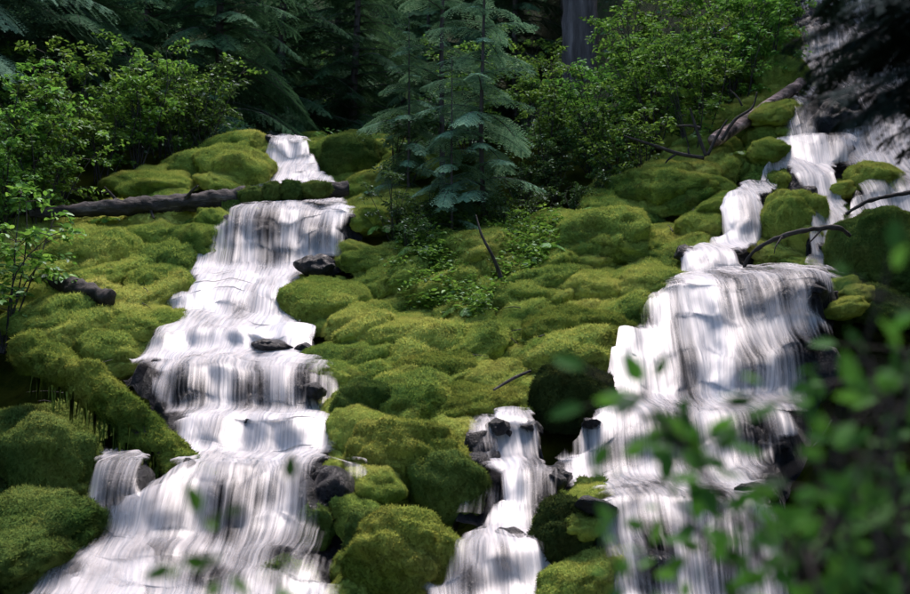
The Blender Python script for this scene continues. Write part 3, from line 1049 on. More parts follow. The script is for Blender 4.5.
# mossy log leaning down over the water
t = empty('mossy_log', tuple(P(130, 430, 13.2)))
o0 = np.array(t.location)
LP = [P(22, 352, 14.3), P(60, 368, 13.9), P(92, 386, 13.6), P(125, 415, 13.2), P(160, 448, 12.9), P(192, 472, 12.7), P(219, 488, 12.55)]
b = Buf()
sp = spline(LP, 80) - o0
rr = np.interp(np.linspace(0, 1, 80), [0, .25, .5, .75, .93, 1], [.20, .20, .19, .18, .15, .05])
rr = rr * (.92 + .14 * np.abs(np.sin(np.linspace(.4, 6.6 * np.pi, 80))) ** .6)
tube(b, sp, rr, 36, .35, .46, 4.2)
V, fs, A = b.get()
F = fs[1]
drip = Buf()
for q in range(520):
    i = int(rng.integers(10, 79)) if q % 2 else int(rng.integers(45, 79))
    ang = rng.uniform(-1, 1)
    c = sp[i] + np.array([ang * rr[i] * .9, -.10 + rng.normal() * .1, -rr[i] * (.5 + .4 * rng.random())])
    L = rng.uniform(.10, .42)
    wdt = rng.uniform(.006, .014)
    x = np.array([rng.normal() * .02, rng.normal() * .02, -L])
    sd_ = nrm(np.array([rng.normal(), rng.normal(), 0])) * wdt
    drip.add([c - sd_, c + sd_, c + x * .6 + sd_ * .7, c + x, c + x * .6 - sd_ * .7], T=[[2, 3, 4]], Q=[[0, 1, 2, 4]], a=rng.random() * .5)
link('moss_coat', fuzzy_data('moss_coat', V, F, M['green_moss'], 4200, .045, .006, 77, .4, -.6), t)
drip.build('hanging_moss', M['green_moss'], t)['kind'] = 'stuff'
inner = Buf()
tube(inner, sp, rr * .7, 10, .3)
inner.build('wood', M['dark_bark'], t)
tag(t, 'thick moss wrapped log leaning down over the left cascade', 'log')

# fallen log upper right with bare branches
t = empty('broken_log', tuple(hit(740, 140, H)))
o0 = np.array(t.location)
q0, q1, q2 = hit(704, 160, H), hit(742, 136, H), hit(790, 102, H)
lift = np.array([0, -.8, .12])
on_tube('trunk', [q0 + lift - o0, q1 + lift - o0, q2 + lift - o0], [.105, .115, .09], M['pink_log'], 26, 110, .22, 2.6, t)
Yb = q0[1] - 1.1
for pp, rd in (([(704, 158), (680, 154), (655, 146), (624, 136)], .035), ([(706, 156), (700, 140), (694, 122), (690, 108)], .032),
               ([(700, 128), (690, 126), (676, 126)], .025), ([(708, 155), (716, 138), (727, 120)], .028), ([(722, 140), (735, 120), (752, 108), (757, 92)], .028),
               ([(676, 154), (668, 160), (664, 166)], .02), ([(690, 156), (688, 150), (689, 147)], .02), ([(742, 106), (738, 98), (730, 90)], .018)):
    on_tube('branch', [P(a, b_, Yb) - o0 for a, b_ in pp], [rd, rd * .9, rd * .4], M['dark_bark'], 8, 24, .15, 8, t)
tag(t, 'broken log with peeling pinkish bark and bare branches at upper right', 'log')

# arched dead branch over the right fan
t = empty('dead_branch', tuple(P(745, 270, 16.6)))
o0 = np.array(t.location)
on_tube('stem', [P(743, 274, 16.8) - o0, P(748, 258, 16.7) - o0, P(765, 244, 16.6) - o0, P(790, 234, 16.5) - o0, P(815, 229, 16.5) - o0, P(838, 228, 16.5) - o0, P(850, 236, 16.6) - o0], [.02, .026, .03, .032, .034, .036, .03], M['dark_bark'], 10, 70, .45, 9, t)
on_tube('twig', [P(782, 237, 16.5) - o0, P(776, 246, 16.4) - o0, P(774, 254, 16.4) - o0], [.018, .012, .005], M['dark_bark'], 6, 14, .1, 6, t)
on_tube('twig', [P(822, 229, 16.5) - o0, P(812, 240, 16.4) - o0, P(806, 246, 16.4) - o0], [.018, .012, .005], M['dark_bark'], 6, 14, .1, 6, t)
tag(t, 'dark arched dead branch hanging over the top of the right fan', 'branch')
t = empty('dead_branch', tuple(P(880, 198, 17.2)))
o0 = np.array(t.location)
on_tube('stem', [P(846, 214, 17.0) - o0, P(866, 202, 17.0) - o0, P(890, 196, 17.0) - o0, P(925, 190, 17.0) - o0], [.02, .028, .03, .034], M['dark_bark'], 10, 60, .45, 9, t)
tag(t, 'dark dead branch running to the right edge above the mossy bank', 'branch')
s_ = on_tube('stick', [hit(492, 424, H) + np.array([0, -.6, .35]), hit(512, 412, H) + np.array([0, -.6, .35]), hit(528, 405, H) + np.array([0, -.6, .35])], [.012, .018, .014], M['log'], 8, 20, .1)
tag(s_, 'pale thin stick lying at the head of the narrow middle cascade', 'stick')
s_ = on_tube('stick', [P(812, 448, 12.5), P(822, 436, 12.5), P(832, 420, 12.5)], [.008, .012, .010], M['log'], 8, 16, .1)
tag(s_, 'thin pale stick poking out right of the fan', 'stick')


# ------------------------------------------------------------------ conifers
def spray(buf, o, d, up, length, r, leaf=0.05, wid=0.30, droop=0.35, lw=0.011, gap=0.055, fine=True):
    """flat drooping bough: a spine, side twigs, comb of needles on each"""
    d = nrm(d)
    side = nrm(np.cross(d, up))
    n = max(5, int(length / gap))
    f = (np.arange(n) + 0.5) / n
    spine = o + d * (f * length)[:, None] + np.array([0, 0, -1]) * (droop * length * f ** 2)[:, None]
    tang = nrm(np.gradient(spine, axis=0))
    nrm_up = nrm(np.cross(side, tang))
    Vs, As = [], []
    for sgn in (-1, 1):
        L = wid * length * (np.sin(np.pi * np.clip(f * 0.85 + 0.13, 0, 1)) ** 0.8) * r.uniform(0.7, 1.15, n)
        td = nrm(side * sgn * 0.85 + tang * 0.65 - np.array([0, 0, 0.18]) + r.normal(size=(n, 3)) * 0.06)
        m = max(2, int(wid * length / leaf * 1.5))
        if not fine: m = 1
        g = (np.arange(m) + 0.5) / m
        if fine:
            pos = spine[:, None] + td[:, None] * (L[:, None] * g)[..., None] + np.array([0, 0, -1]) * (0.25 * L[:, None] * g ** 2)[..., None]
            b = nrm(np.cross(td, nrm_up))
            for s2 in (-1, 1):
                ld = nrm(b[:, None] * s2 * 0.8 + td[:, None] * 0.75 + r.normal(size=(n, m, 3)) * 0.12)
                ll = leaf * (1.1 - 0.5 * g)[None, :, None] * r.uniform(0.75, 1.2, (n, m, 1))
                w = td[:, None] * lw
                q = np.stack([pos - w * .6, pos + w, pos + ld * ll + w * .5, pos + ld * ll - w * .4], 2)
                Vs.append(q.reshape(-1, 3)); As.append(np.repeat(np.clip(r.normal(0.45, 0.18, n)[:, None] + 0.25 * g[None] + r.normal(size=(n, m)) * .1, 0, 1).ravel(), 4))
        else:
            tip = spine + td * L[:, None] - np.array([0, 0, 1]) * (0.22 * L)[:, None]
            mid = spine + td * (L * .55)[:, None] - np.array([0, 0, 1]) * (0.05 * L)[:, None]
            b = nrm(np.cross(td, nrm_up)) * (leaf * r.uniform(.6, 1.0, n))[:, None]
            q = np.stack([spine, mid - b, tip, mid + b], 1)
            Vs.append(q.reshape(-1, 3)); As.append(np.repeat(np.clip(r.normal(.5, .2, n), 0, 1), 4))
    Vv = np.concatenate(Vs)
    buf.add(Vv, Q=np.arange(len(Vv)).reshape(-1, 4), a=np.concatenate(As))
    return spine


def conifer(seed, height, z0, blen, nb, leaf, tr, mat_l, mat_b, droop=0.4, lw=0.011, gap=0.055, fine=True, lean=0.0, wid=0.3, sector=None, power=1.0):
    r = np.random.default_rng(seed)
    tb, cb, bb = Buf(), Buf(), Buf()
    zz = np.linspace(-0.6, height, 16)
    trunk = np.stack([lean * zz + 0.03 * height * pn(np.stack([zz * .3, zz * 0 + seed, zz * 0], -1)) * .4, 0.02 * height * pn(np.stack([zz * .3, zz * 0, zz * 0 + seed], -1)) * .4, zz], -1)
    tube(tb, trunk, tr * (1 - 0.85 * np.clip(zz / height, 0, 1)), 12, .5, 0.10, 5)
    ga = 2.399963
    for i in range(nb):
        f = (i + r.random() * .6) / nb
        z = z0 + (height - z0) * f ** power
        az = i * ga + r.normal() * .35
        if sector is not None:
            az = r.uniform(*sector)
        L = blen * (1 - 0.80 * f) * r.uniform(.65, 1.15)
        rise = 0.25 + 0.5 * f + r.normal() * .1
        o = np.array([np.interp(z, zz, trunk[:, 0]), np.interp(z, zz, trunk[:, 1]), z])
        d = np.array([math.cos(az), math.sin(az), rise * .5])
        sp = spray(cb, o, d, np.array([0, 0, 1.0]), L, r, leaf, wid, droop * r.uniform(.7, 1.3), lw, gap, fine)
        k = np.linspace(0, len(sp) - 1, 6).astype(int)
        tube(bb, np.concatenate([[o], sp[k]]), np.linspace(max(.006, .012 * L), .003, 7), 5, .5, cap=False)
    return tb.data('trunk', mat_b), cb.data('crown', mat_l, False), bb.data('branches', mat_b)


def place_tree(name, parts, loc, rz, s, label, group=None, cat='tree', hide=()):
    t = empty(name, loc, rz)
    t.scale = (s, s, s)
    for nm, d in zip(('trunk', 'crown', 'branches'), parts):
        o = link(nm, d, t)
        if nm == 'branches': o['kind'] = 'stuff'
    tag(t, label, cat, group)
    return t


# young conifers in the middle
S1 = conifer(11, 6.0, 0.4, 1.5, 58, 0.055, 0.045, M['fir'], M['bark'], .42, .014, .06, wid=.33)
S2 = conifer(12, 7.5, 1.2, 1.6, 40, 0.06, 0.055, M['fir'], M['bark'], .38, .014, .06, wid=.3)
S3 = conifer(13, 3.4, 0.3, 0.9, 34, 0.05, 0.03, M['fir'], M['bark'], .5, .013, .05, wid=.36)


def ground(px, Y):
    dx, dy, dz = ray(px, 200)
    x = float(dx / dy * Y)
    return (x, Y, float(H(x, Y)) - .05)


place_tree('conifer_sapling', S1, ground(484, 19.6), .4, 1.0, 'slender young conifer with blue green drooping sprays, standing front middle', 'young conifers on the slope', 'conifer')
place_tree('conifer_sapling', S2, ground(442, 21.2), 2.0, 1.0, 'young conifer left of the front one, long flat boughs over the stream', 'young conifers on the slope', 'conifer')
place_tree('conifer_sapling', S3, ground(452, 18.9), 1.0, .9, 'short young conifer below the left boughs of the taller ones', 'young conifers on the slope', 'conifer')
place_tree('conifer_sapling', S3, ground(408, 20.6), 5.0, 1.0, 'small young conifer leaning over the dark boulder by the upper fall', 'young conifers on the slope', 'conifer')

# bent dark sapling stem
s_ = on_tube('bent_stem', [hit(503, 292, H) + np.array([0, -.3, 0]), P(500, 275, 17.3), P(492, 255, 17.2), P(482, 236, 17.2), P(476, 215, 17.3)], [.03, .028, .022, .016, .008], M['dark_bark'], 8, 30, .1)
tag(s_, 'bare dark bent sapling stem in front of the young conifers', 'sapling')

# forest conifers
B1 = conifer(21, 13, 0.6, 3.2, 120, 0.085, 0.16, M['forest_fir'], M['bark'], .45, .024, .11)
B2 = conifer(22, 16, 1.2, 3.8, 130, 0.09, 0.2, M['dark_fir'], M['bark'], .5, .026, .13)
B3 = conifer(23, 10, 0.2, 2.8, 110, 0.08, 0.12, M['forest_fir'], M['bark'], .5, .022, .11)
r3 = np.random.default_rng(41)
place_tree('conifer', B3, ground(215, 27.5), 1.0, 1.0, 'blue green conifer with long drooping sprays behind the topmost fall', 'forest conifers', 'conifer')
place_tree('conifer', B1, ground(60, 25.5), 2.0, 1.0, 'dark dense conifer at the top left, nearest the left bank', 'forest conifers', 'conifer')
place_tree('conifer', B2, ground(-70, 23.0), 2.5, 1.0, 'dark conifer cut by the left edge of the picture', 'forest conifers', 'conifer')
back = []
for (px, Y) in ((140, 29), (20, 31), (290, 31), (345, 32), (100, 35), (180, 37), (260, 38), (330, 36), (430, 38), (520, 40), (560, 41), (640, 35), (690, 39), (-30, 37), (400, 42), (470, 44), (600, 44), (730, 40), (220, 46), (80, 46), (300, 50), (530, 52), (680, 52), (150, 56), (400, 58), (800, 46), (860, 42), (620, 60), (0, 56), (930, 40)):
    pr = (B1, B2, B3, B3)[int(r3.integers(4))]
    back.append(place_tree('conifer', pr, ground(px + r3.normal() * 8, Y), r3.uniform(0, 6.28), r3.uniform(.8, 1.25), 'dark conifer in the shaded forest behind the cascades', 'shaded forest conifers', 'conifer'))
# unseen conifers added around the gap to keep low sky light off the slope
for (x, y) in ((11, 17), (13, 21), (12, 27), (14, 12), (9, 8), (-10, 16), (-11, 11), (-12, 22), (-9, 5), (9, 2), (-14, 7), (14, 5), (15, 33), (17, 26), (-5, -4), (1, -7), (6, -4), (-1.5, -12)):
    place_tree('conifer', (B2, B1)[int(r3.integers(2))], (x, y, float(H(x, y)) - .2), r3.uniform(0, 6.28), r3.uniform(1.0, 1.4), 'unseen conifer added beside the clearing to keep off low sky light', 'unseen conifers added around the clearing', 'conifer')

# big old trunk behind the shrubs
t = empty('old_fir', ground(582, 31))
b = Buf()
zz = np.linspace(-1, 22, 60)
tube(b, np.stack([zz * .01, zz * 0, zz], -1), .46 - .012 * zz, 40, .5, .14, 3.5)
b.build('trunk', M['bark'], t)
link('crown', B2[1], t).location = (0, 0, 11)
link('branches', B2[2], t).location = (0, 0, 11)
tag(t, 'massive grey barked old fir trunk behind the bright shrubs', 'tree')
t = empty('old_fir', ground(672, 36))
b = Buf()
tube(b, np.stack([zz * -.01, zz * 0, zz], -1), .36 - .01 * zz, 30, .5, .14, 3.5)
b.build('trunk', M['bark'], t)
link('crown', B1[1], t).location = (0, 0, 12)
tag(t, 'grey old fir trunk farther back right of the massive one', 'tree')

# dark conifer at the right whose boughs hang before the high waterfall
t = empty('hanging_conifer', (2.75, 4.6, float(H(2.75, 4.6))))
o0 = np.array(t.location)
r5 = np.random.default_rng(31)
tb, cb, bb = Buf(), Buf(), Buf()
tube(tb, [[0, 0, -.3], [0, 0, 2], [.03, 0, 4], [0, .02, 9]], [.16, .14, .12, .02], 14, .5, .1, 6)
DP = [(795, 0), (925, 0), (925, 150), (870, 165), (830, 140), (795, 95), (775, 40)]
tg = []
while len(tg) < 36:
    px, py = r5.uniform(770, 930), r5.uniform(-10, 165)
    if inpoly(px, py, DP): tg.append(P(px, py, r5.uniform(4.1, 5.2)) - o0)
for q in range(46):      # higher boughs above the picture
    az = r5.uniform(0, 6.28); zz_ = r5.uniform(4.2, 8.6); L = 1.7 * (1 - (zz_ - 4.2) / 5.5)
    tg.append(np.array([math.cos(az) * L, math.sin(az) * L, zz_ - .25]))
for T_ in tg:
    hd = np.array([T_[0], T_[1], 0])
    L = float(np.linalg.norm(hd))
    if L < .3: continue
    dr_ = r5.uniform(.28, .5)
    o_ = np.array([0, 0, T_[2] + L * .12])
    v_ = T_ + np.array([0, 0, dr_ * L]) - o_
    sp = spray(cb, o_, v_, np.array([0, 0, 1.0]), float(np.linalg.norm(v_)), r5, .034, .24, dr_, .008, .038)
    k = np.linspace(0, len(sp) - 1, 8).astype(int)
    tube(bb, np.concatenate([[o_], sp[k]]), np.linspace(.014, .003, 9), 5, .5, cap=False)
tb.build('trunk', M['bark'], t); cb.build('crown', M['silhouette_fir'], t, False); bb.build('branches', M['dark_bark'], t)
tag(t, 'nearly black conifer boughs hanging into the top right corner', 'conifer')

# unseen tall fir added on the right bank to shade the right side
for (x, y) in ((8.8, 15.0),):
    t = empty('shade_fir', (x, y, float(H(x, y)) - .3))
    b = Buf()
    tube(b, np.stack([zz * .004, zz * 0, zz], -1), .34 - .012 * zz, 24, .5, .12, 3.5)
    b.build('trunk', M['bark'], t)
    for nm, d_ in (('crown', B2[1]), ('branches', B2[2])): link(nm, d_, t).location = (0, 0, 7.5)
    tag(t, 'unseen tall fir added on the right bank for its shade', 'tree')


# ------------------------------------------------------------------ broadleaf shrubs
def leaf_add(buf, pos, d, nrm_, L, W, a, curl=0.15):
    """many leaves at once: pointed oval, folded on the midrib"""
    d = nrm(d)
    s = nrm(np.cross(d, nrm_))
    u = np.cross(s, d)
    L = L[:, None]; W = W[:, None]
    p0 = pos
    m1 = pos + d * L * .35 - u * L * .02
    m2 = pos + d * L * .7 - u * L * curl * .5
    tip = pos + d * L - u * L * curl
    a1 = m1 + s * W * .46 + u * W * .12; b1 = m1 - s * W * .46 + u * W * .12
    a2 = m2 + s * W * .36 + u * W * .1; b2 = m2 - s * W * .36 + u * W * .1
    n = len(pos)
    V = np.stack([p0, m1, m2, tip, a1, b1, a2, b2], 1).reshape(-1, 3)
    k = np.arange(n)[:, None] * 8
    Q = np.concatenate([k + np.array([[1, 4, 6, 2]]), k + np.array([[1, 2, 7, 5]])])
    T = np.concatenate([k + np.array([[0, 4, 1]]), k + np.array([[0, 1, 5]]), k + np.array([[2, 6, 3]]), k + np.array([[2, 3, 7]])])
    buf.add(V, T, Q, np.repeat(a, 8))


def shrub(seed, height, spread, nst, nl, L, mat_l, mat_b, flat=0.6):
    r = np.random.default_rng(seed)
    sb, lb = Buf(), Buf()
    pos, dr = [], []
    for i in range(nst):
        az = r.uniform(0, 6.28); lean = r.uniform(.15, 1) * spread
        h = height * r.uniform(.55, 1.05)
        top = np.array([math.cos(az) * lean, math.sin(az) * lean, h])
        mid = top * .5 + np.array([r.normal() * .08, r.normal() * .08, h * .12])
        sp = spline([np.array([r.normal() * .05, r.normal() * .05, -.15]), mid, top], 9)
        tube(sb, sp, np.linspace(.014, .004, 9), 5, .5, cap=False)
        for q in range(r.integers(5, 9)):
            k = int(r.integers(3, 9))
            d = nrm(np.array([r.normal(), r.normal(), r.normal() * .25 + .1]))
            e = sp[k] + d * r.uniform(.2, .55) * (height * .4 + .15)
            tw = spline([sp[k], (sp[k] + e) / 2 + np.array([0, 0, .04]), e], 6)
            tube(sb, tw, np.linspace(.006, .002, 6), 4, .5, cap=False)
            m = max(2, nl // (nst * 6))
            f = r.uniform(.15, 1.05, m)
            base_p = tw[0] + (tw[-1] - tw[0]) * f[:, None] + np.array([0, 0, .04]) * np.sin(f * 3.14)[:, None]
            pos.append(base_p + r.normal(size=(m, 3)) * .025)
            sid = nrm(np.cross(d, [0, 0, 1]))
            dr.append(d * .5 + sid * r.choice([-1, 1], m)[:, None] + r.normal(size=(m, 3)) * .35 - np.array([0, 0, .15]))
    pos = np.concatenate(pos); dr = np.concatenate(dr)
    n = len(pos)
    up = nrm(np.array([0, 0, 1.0]) + r.normal(size=(n, 3)) * (1 - flat))
    ll = L * r.uniform(.6, 1.2, n)
    leaf_add(lb, pos, dr, up, ll, ll * r.uniform(.42, .6, n), np.clip(r.normal(.45, .25, n), 0, 1))
    return sb.data('stems', mat_b), lb.data('foliage', mat_l, False)


def place_shrub(pr, loc, rz, s, label, group, name='shrub'):
    t = empty(name, loc, rz)
    t.scale = (s, s, s)
    link('stems', pr[0], t); link('foliage', pr[1], t)
    tag(t, label, 'shrub', group)
    return t


SHB = [shrub(50 + i, h, sp, 9, nl, L, M['leaf'], M['dark_bark']) for i, (h, sp, nl, L) in enumerate(((1.7, .9, 1800, .085), (1.3, .8, 1500, .08), (2.2, 1.0, 2000, .09)))]
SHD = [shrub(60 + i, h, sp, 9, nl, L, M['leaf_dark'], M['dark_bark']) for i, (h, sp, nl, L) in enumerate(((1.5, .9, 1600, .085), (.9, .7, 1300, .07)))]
r4 = np.random.default_rng(9)
# bright thicket right of the conifers
for (px, py) in ((640, 175), (690, 140), (655, 128), (722, 118), (612, 165), (745, 95), (700, 100), (765, 70), (730, 70), (660, 90), (625, 110), (785, 45), (750, 45), (690, 65), (600, 130), (570, 120), (640, 70), (710, 40), (770, 25), (545, 150), (530, 110), (560, 85)):
    q = hit(px, py + 22, H)
    place_shrub(SHB[int(r4.integers(3))], (q[0], q[1], q[2] - .05), r4.uniform(0, 6.28), r4.uniform(.8, 1.2), 'bright green leafy shrub in the thicket right of the young conifers', 'bright thicket shrubs')
for (px, py) in ((575, 200), (555, 185), (600, 195), (530, 215), (560, 150), (545, 175), (590, 160), (625, 185), (520, 190), (410, 250), (395, 235), (500, 225), (430, 225)):
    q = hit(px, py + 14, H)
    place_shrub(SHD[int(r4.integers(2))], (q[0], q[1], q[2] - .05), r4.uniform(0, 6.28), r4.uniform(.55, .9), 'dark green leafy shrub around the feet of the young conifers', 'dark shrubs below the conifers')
for (px, py) in ((20, 190), (60, 175), (100, 165), (135, 150), (30, 150), (80, 135), (5, 225), (40, 215), (115, 130), (160, 135), (10, 120), (0, 200), (55, 195), (195, 128), (235, 122), (70, 110), (130, 108)):
    q = hit(px, py + 22, H)
    place_shrub(SHB[int(r4.integers(3))], (q[0], q[1], q[2] - .05), r4.uniform(0, 6.28), r4.uniform(.8, 1.25), 'green leafy shrub on the left bank above the long log', 'left bank shrubs')
for (px, py) in ((180, 150), (205, 140), (270, 120), (310, 125), (340, 115), (230, 125), (290, 105), (380, 130), (150, 120), (410, 130), (440, 150), (470, 140), (400, 175), (355, 95), (320, 80), (420, 95), (380, 75), (455, 90), (500, 110)):
    q = hit(px, py + 14, H)
    place_shrub((SHD + SHB)[int(r4.integers(5))], (q[0], q[1], q[2] - .05), r4.uniform(0, 6.28), r4.uniform(.9, 1.4), 'dim shrub at the forest edge behind the topmost fall', 'forest edge shrubs')
# lone shrub in front of the left bank
SL = shrub(77, 1.7, .85, 8, 900, .11, M['leaf'], M['dark_bark'], .5)
q = hit(20, 322, H)
place_shrub(SL, (q[0], q[1] - .5, q[2] - .3), 1.0, 1.15, 'thin stemmed leafy shrub before the left end of the long log', None)

# ferns
FERN = []
for i in range(3):
    r7 = np.random.default_rng(500 + i)
    fb = Buf()
    for q in range(9):
        az = q * .7 + r7.normal() * .2
        spray(fb, np.zeros(3), np.array([math.cos(az), math.sin(az), .9]), np.array([0, 0, 1.0]), r7.uniform(.35, .6), r7, .03, .22, .75, .008, .026)
    FERN.append(fb.data('fronds', M['leaf'], False))
FSPOT = [(108, 232, 'fern on the left bank just under the long log'), (205, 232, 'fern tucked beside the broad upper fall under the log'), (30, 330, 'fern at the left edge below the rotten log'), (420, 262, 'fern left of the ground cover patch'),
         (545, 262, 'fern right of the ground cover patch'), (470, 322, 'fern below the ground cover patch'), (600, 222, 'fern at the foot of the dark shrubs'), (640, 192, 'fern above the yellow mossy boulder'), (385, 240, 'fern above the low boulder right of the broad fall'), (735, 168, 'fern beside the lower end of the broken log')]
for (px, py, lab) in FSPOT:
    q = hit(px, py, H)
    o = link('fern', FERN[int(r4.integers(3))])
    o.location = q + np.array([0, -.1, .12]); o.rotation_euler = (R(-8), 0, r4.uniform(0, 6.28))
    tag(o, lab, 'fern', 'ferns on the moss')

# low leafy ground cover between conifers and moss
gb = Buf()
GP = [(400, 250), (420, 225), (520, 225), (560, 235), (560, 260), (530, 300), (470, 330), (410, 320), (390, 290)]
pos = []
while len(pos) < 1000:
    px, py = r4.uniform(390, 570), r4.uniform(215, 335)
    if inpoly(px, py, GP):
        q = hit(px, py, H)
        if stream_mask(q[0], q[1]) < .2: pos.append(q)
pos = np.array(pos)
allp, alld, alla = [], [], []
for q in pos:
    h = r4.uniform(.1, .42); m = 16
    f = r4.uniform(.2, 1, m)
    az = r4.uniform(0, 6.28, m)
    allp.append(q + np.stack([r4.normal(size=m) * .07, r4.normal(size=m) * .07, f * h + .08], -1))
    alld.append(np.stack([np.cos(az), np.sin(az), r4.normal(size=m) * .25], -1))
    alla.append(np.clip(r4.normal(.5, .25, m), 0, 1))
allp = np.concatenate(allp); n = len(allp)
ll = .08 * r4.uniform(.5, 1.3, n)
leaf_add(gb, allp, np.concatenate(alld), nrm(np.array([0, 0, 1.]) + r4.normal(size=(n, 3)) * .35), ll, ll * .55, np.concatenate(alla))
gc = gb.build('ground_cover', M['leaf'], None, False)
tag(gc, 'low leafy ground cover around the bent sapling stem', 'ground cover', None, 'stuff')
# fallen twigs and needles on the moss
tw_b = Buf()
for q in range(150):
    px, py = r4.uniform(20, 700), r4.uniform(190, 420)
    c = hit(px, py, H)
    if stream_mask(c[0], c[1]) > .2: continue
    a_ = r4.uniform(0, 6.28); L_ = r4.uniform(.12, .5)
    d_ = np.array([math.cos(a_), math.sin(a_) * .6, math.sin(a_) * .35]) * L_
    c = c + np.array([0, -.1, r4.uniform(.10, .22)])
    tube(tw_b, spline([c - d_ / 2, c + np.array([0, 0, .02]), c + d_ / 2], 6), np.linspace(.008, .003, 6), 5, .5)
tw = tw_b.build('fallen_twigs', M['log'])
tag(tw, 'small bare twigs strewn over the moss', 'twigs', None, 'stuff')
# undergrowth of the forest floor
ub = Buf()
n = 26000
Yu = 24.5 + 26 * r4.random(n) ** 1.3
Xu = r4.uniform(-1, 1, n) * (1 + Yu * .42)
ok = stream_mask(Xu, Yu) < .1
Xu, Yu = Xu[ok], Yu[ok]; n = len(Xu)
cl = pn(np.stack([Xu * .7, Yu * .7, Xu * 0 + 2], -1))
Zu = H(Xu, Yu) + r4.random(n) * (.25 + .5 * np.clip(cl + .3, 0, 1))
az = r4.uniform(0, 6.28, n)
ll = .13 * r4.uniform(.5, 1.3, n)
leaf_add(ub, np.stack([Xu, Yu, Zu], -1), np.stack([np.cos(az), np.sin(az), r4.normal(size=n) * .3], -1), nrm(np.array([0, 0, 1.]) + r4.normal(size=(n, 3)) * .4), ll, ll * .5, np.clip(r4.normal(.4, .25, n), 0, 1))
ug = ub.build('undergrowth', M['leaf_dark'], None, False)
tag(ug, 'leafy undergrowth covering the shaded forest floor', 'undergrowth', None, 'stuff')


# ordinals for look-alikes, counted from the left of the picture
ORD = ['leftmost', 'second', 'third', 'fourth', 'fifth', 'sixth', 'seventh', 'eighth', 'ninth', 'tenth', 'eleventh', 'twelfth', 'thirteenth', 'fourteenth', 'fifteenth', 'sixteenth', 'seventeenth', 'eighteenth', 'nineteenth', 'twentieth', 'twenty-first', 'twenty-second', 'twenty-third', 'twenty-fourth', 'twenty-fifth', 'twenty-sixth']
for g, txt in (('bright thicket shrubs', 'bright green shrub of the thicket right of the young conifers'), ('dark shrubs below the conifers', 'dark green shrub around the feet of the young conifers'),
               ('left bank shrubs', 'green leafy shrub on the left bank above the long log'), ('forest edge shrubs', 'dim shrub at the forest edge behind the topmost fall')):
    L_ = sorted([o for o in bpy.data.objects if o.get('group') == g], key=lambda o: o.location.x / o.location.y)
    for i, o in enumerate(L_):
        o['label'] = (ORD[i] + ' ' + txt) if i == 0 else (ORD[i] + ' from left ' + txt)
L_ = sorted(back, key=lambda o: o.location.x / o.location.y)
near_ = [o for o in L_ if o.location.y < 37]; far_ = [o for o in L_ if o.location.y >= 37]
for i, o in enumerate(near_): o['label'] = ORD[i] + ' dark conifer, from the left, in the nearer forest row'
for i, o in enumerate(far_): o['label'] = ORD[i] + ' dim conifer, from the left, in the farthest forest row'

# ------------------------------------------------------------------ foreground leaves close to the camera
def front_shrub(name, label, stems, leaves, L, seed, root, clumps=()):
    r = np.random.default_rng(seed)
    t = empty(name, root)
    o0 = np.array(t.location)
    sb, lb = Buf(), Buf()
    pos, dr, allsp = [], [], []
    for st, rad in stems:
        pts = np.array([root if p_ is None else P(*p_) for p_ in st]) - o0
        sp = spline(pts, 24)
        allsp.append(sp)
        tube(sb, sp, np.linspace(rad, rad * .35, 24), 7, .5, cap=False)
        m = leaves
        k = r.integers(10, 24, m)
        d = nrm(r.normal(size=(m, 3)) * np.array([1, .6, .8]))
        off = d * r.uniform(.01, .10, m)[:, None]
        pos.append(sp[k] + off); dr.append(d)
        for a, b_ in zip(sp[k], sp[k] + off):
            tube(sb, [a, b_], [.0015, .001], 4, .5, cap=False)
    for (px, py, Y, m, sp_) in clumps:
        c = P(px, py, Y) - o0
        ap = np.concatenate(allsp)
        nr = ap[np.argmin(((ap - c) ** 2).sum(1))]
        tube(sb, spline([nr, (nr + c) / 2 + np.array([0, 0, .01]), c], 6), np.linspace(.003, .0018, 6), 5, .5, cap=False)
        d = nrm(r.normal(size=(m, 3)) * np.array([1, .6, .8]))
        off = d * r.uniform(.005, sp_, m)[:, None]
        pos.append(c + off); dr.append(d)
        for e in off: tube(sb, [c, c + e], [.0015, .001], 4, .5, cap=False)
    pos = np.concatenate(pos); dr = np.concatenate(dr); n = len(pos)
    ll = L * r.uniform(.6, 1.25, n)
    leaf_add(lb, pos, dr, nrm(r.normal(size=(n, 3)) * .6 + np.array([0, -.5, .6])), ll, ll * .55, np.clip(r.normal(.5, .25, n), 0, 1))
    sb.build('stems', M['dark_bark'], t); lb.build('foliage', M['leaf_front'], t, False)
    tag(t, label, 'shrub')


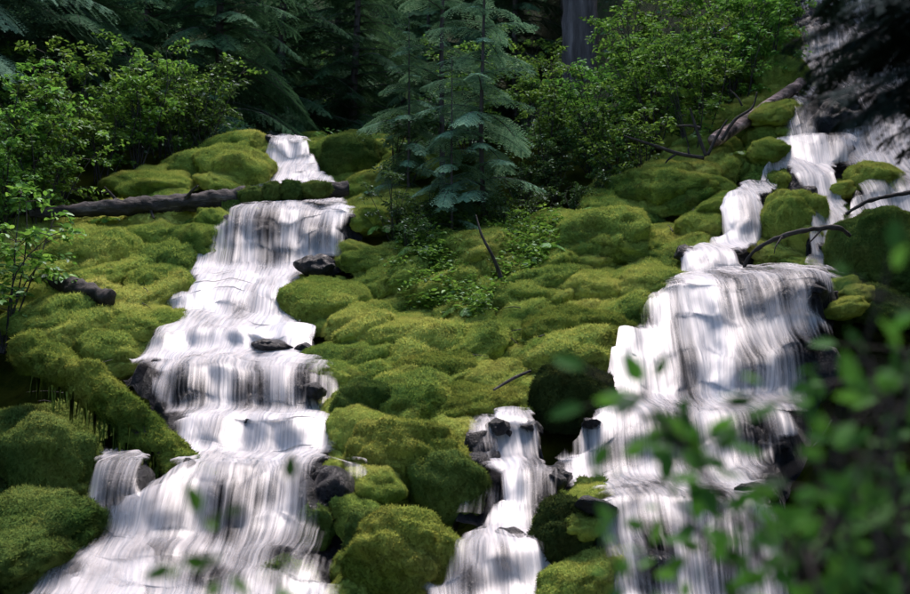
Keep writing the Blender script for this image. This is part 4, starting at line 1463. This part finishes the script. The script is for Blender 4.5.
g0 = (0.95, 1.75, float(H(0.95, 1.75)))
front_shrub('foreground_shrub', 'blurred dark green shrub close to the camera at lower right',
            [([None, (830, 640, 1.9), (790, 560, 1.9), (700, 470, 1.85), (645, 395, 1.8)], .007),
             ([None, (860, 640, 1.9), (840, 520, 1.8), (850, 400, 1.75), (880, 300, 1.7)], .008),
             ([None, (900, 640, 1.7), (890, 520, 1.7), (905, 400, 1.7), (925, 310, 1.7)], .008),
             ([None, (800, 640, 2.0), (740, 580, 2.0), (690, 520, 2.0), (660, 480, 2.0)], .006),
             ([None, (840, 650, 1.6), (800, 600, 1.6), (860, 470, 1.6), (920, 390, 1.6)], .010),
             ([None, (780, 660, 1.9), (700, 620, 1.9), (640, 590, 1.9), (605, 555, 1.9)], .006),
             ([None, (880, 660, 1.6), (860, 560, 1.6), (820, 470, 1.65), (790, 400, 1.7)], .006),
             ([None, (920, 650, 1.6), (915, 580, 1.6), (890, 460, 1.6), (870, 360, 1.7)], .006),
             ([None, (870, 660, 2.2), (850, 580, 2.2), (830, 480, 2.2), (845, 380, 2.2)], .006), ([None, (930, 660, 2.1), (900, 580, 2.1), (880, 480, 2.1), (900, 350, 2.1)], .006),
             ([None, (860, 660, 2.3), (800, 600, 2.3), (770, 540, 2.3), (740, 500, 2.3)], .006), ([None, (930, 660, 2.0), (910, 590, 2.0), (915, 480, 2.0), (935, 380, 2.0)], .006)], 70, .045, 3, g0, ((648, 398, 1.8, 6, .03), (672, 430, 1.82, 10, .04), (690, 452, 1.84, 10, .04), (702, 474, 1.85, 8, .04), (635, 572, 1.9, 4, .03), (612, 548, 1.9, 3, .02), (700, 545, 2.0, 6, .05), (735, 520, 2.0, 8, .05), (760, 560, 2.0, 8, .06)))
g1 = (-0.32, 1.7, float(H(-.32, 1.7)))
front_shrub('foreground_sprig', 'blurred leafy sprig close to the camera at lower left',
            [([None, (240, 640, 1.75), (225, 590, 1.75), (200, 550, 1.75), (205, 520, 1.75)], .003), ([None, (280, 650, 1.75), (275, 600, 1.75), (270, 580, 1.75)], .003)], 8, .042, 8, g1, ((205, 524, 1.75, 3, .02), (186, 560, 1.75, 3, .02), (222, 570, 1.75, 3, .02), (276, 582, 1.75, 3, .015)))
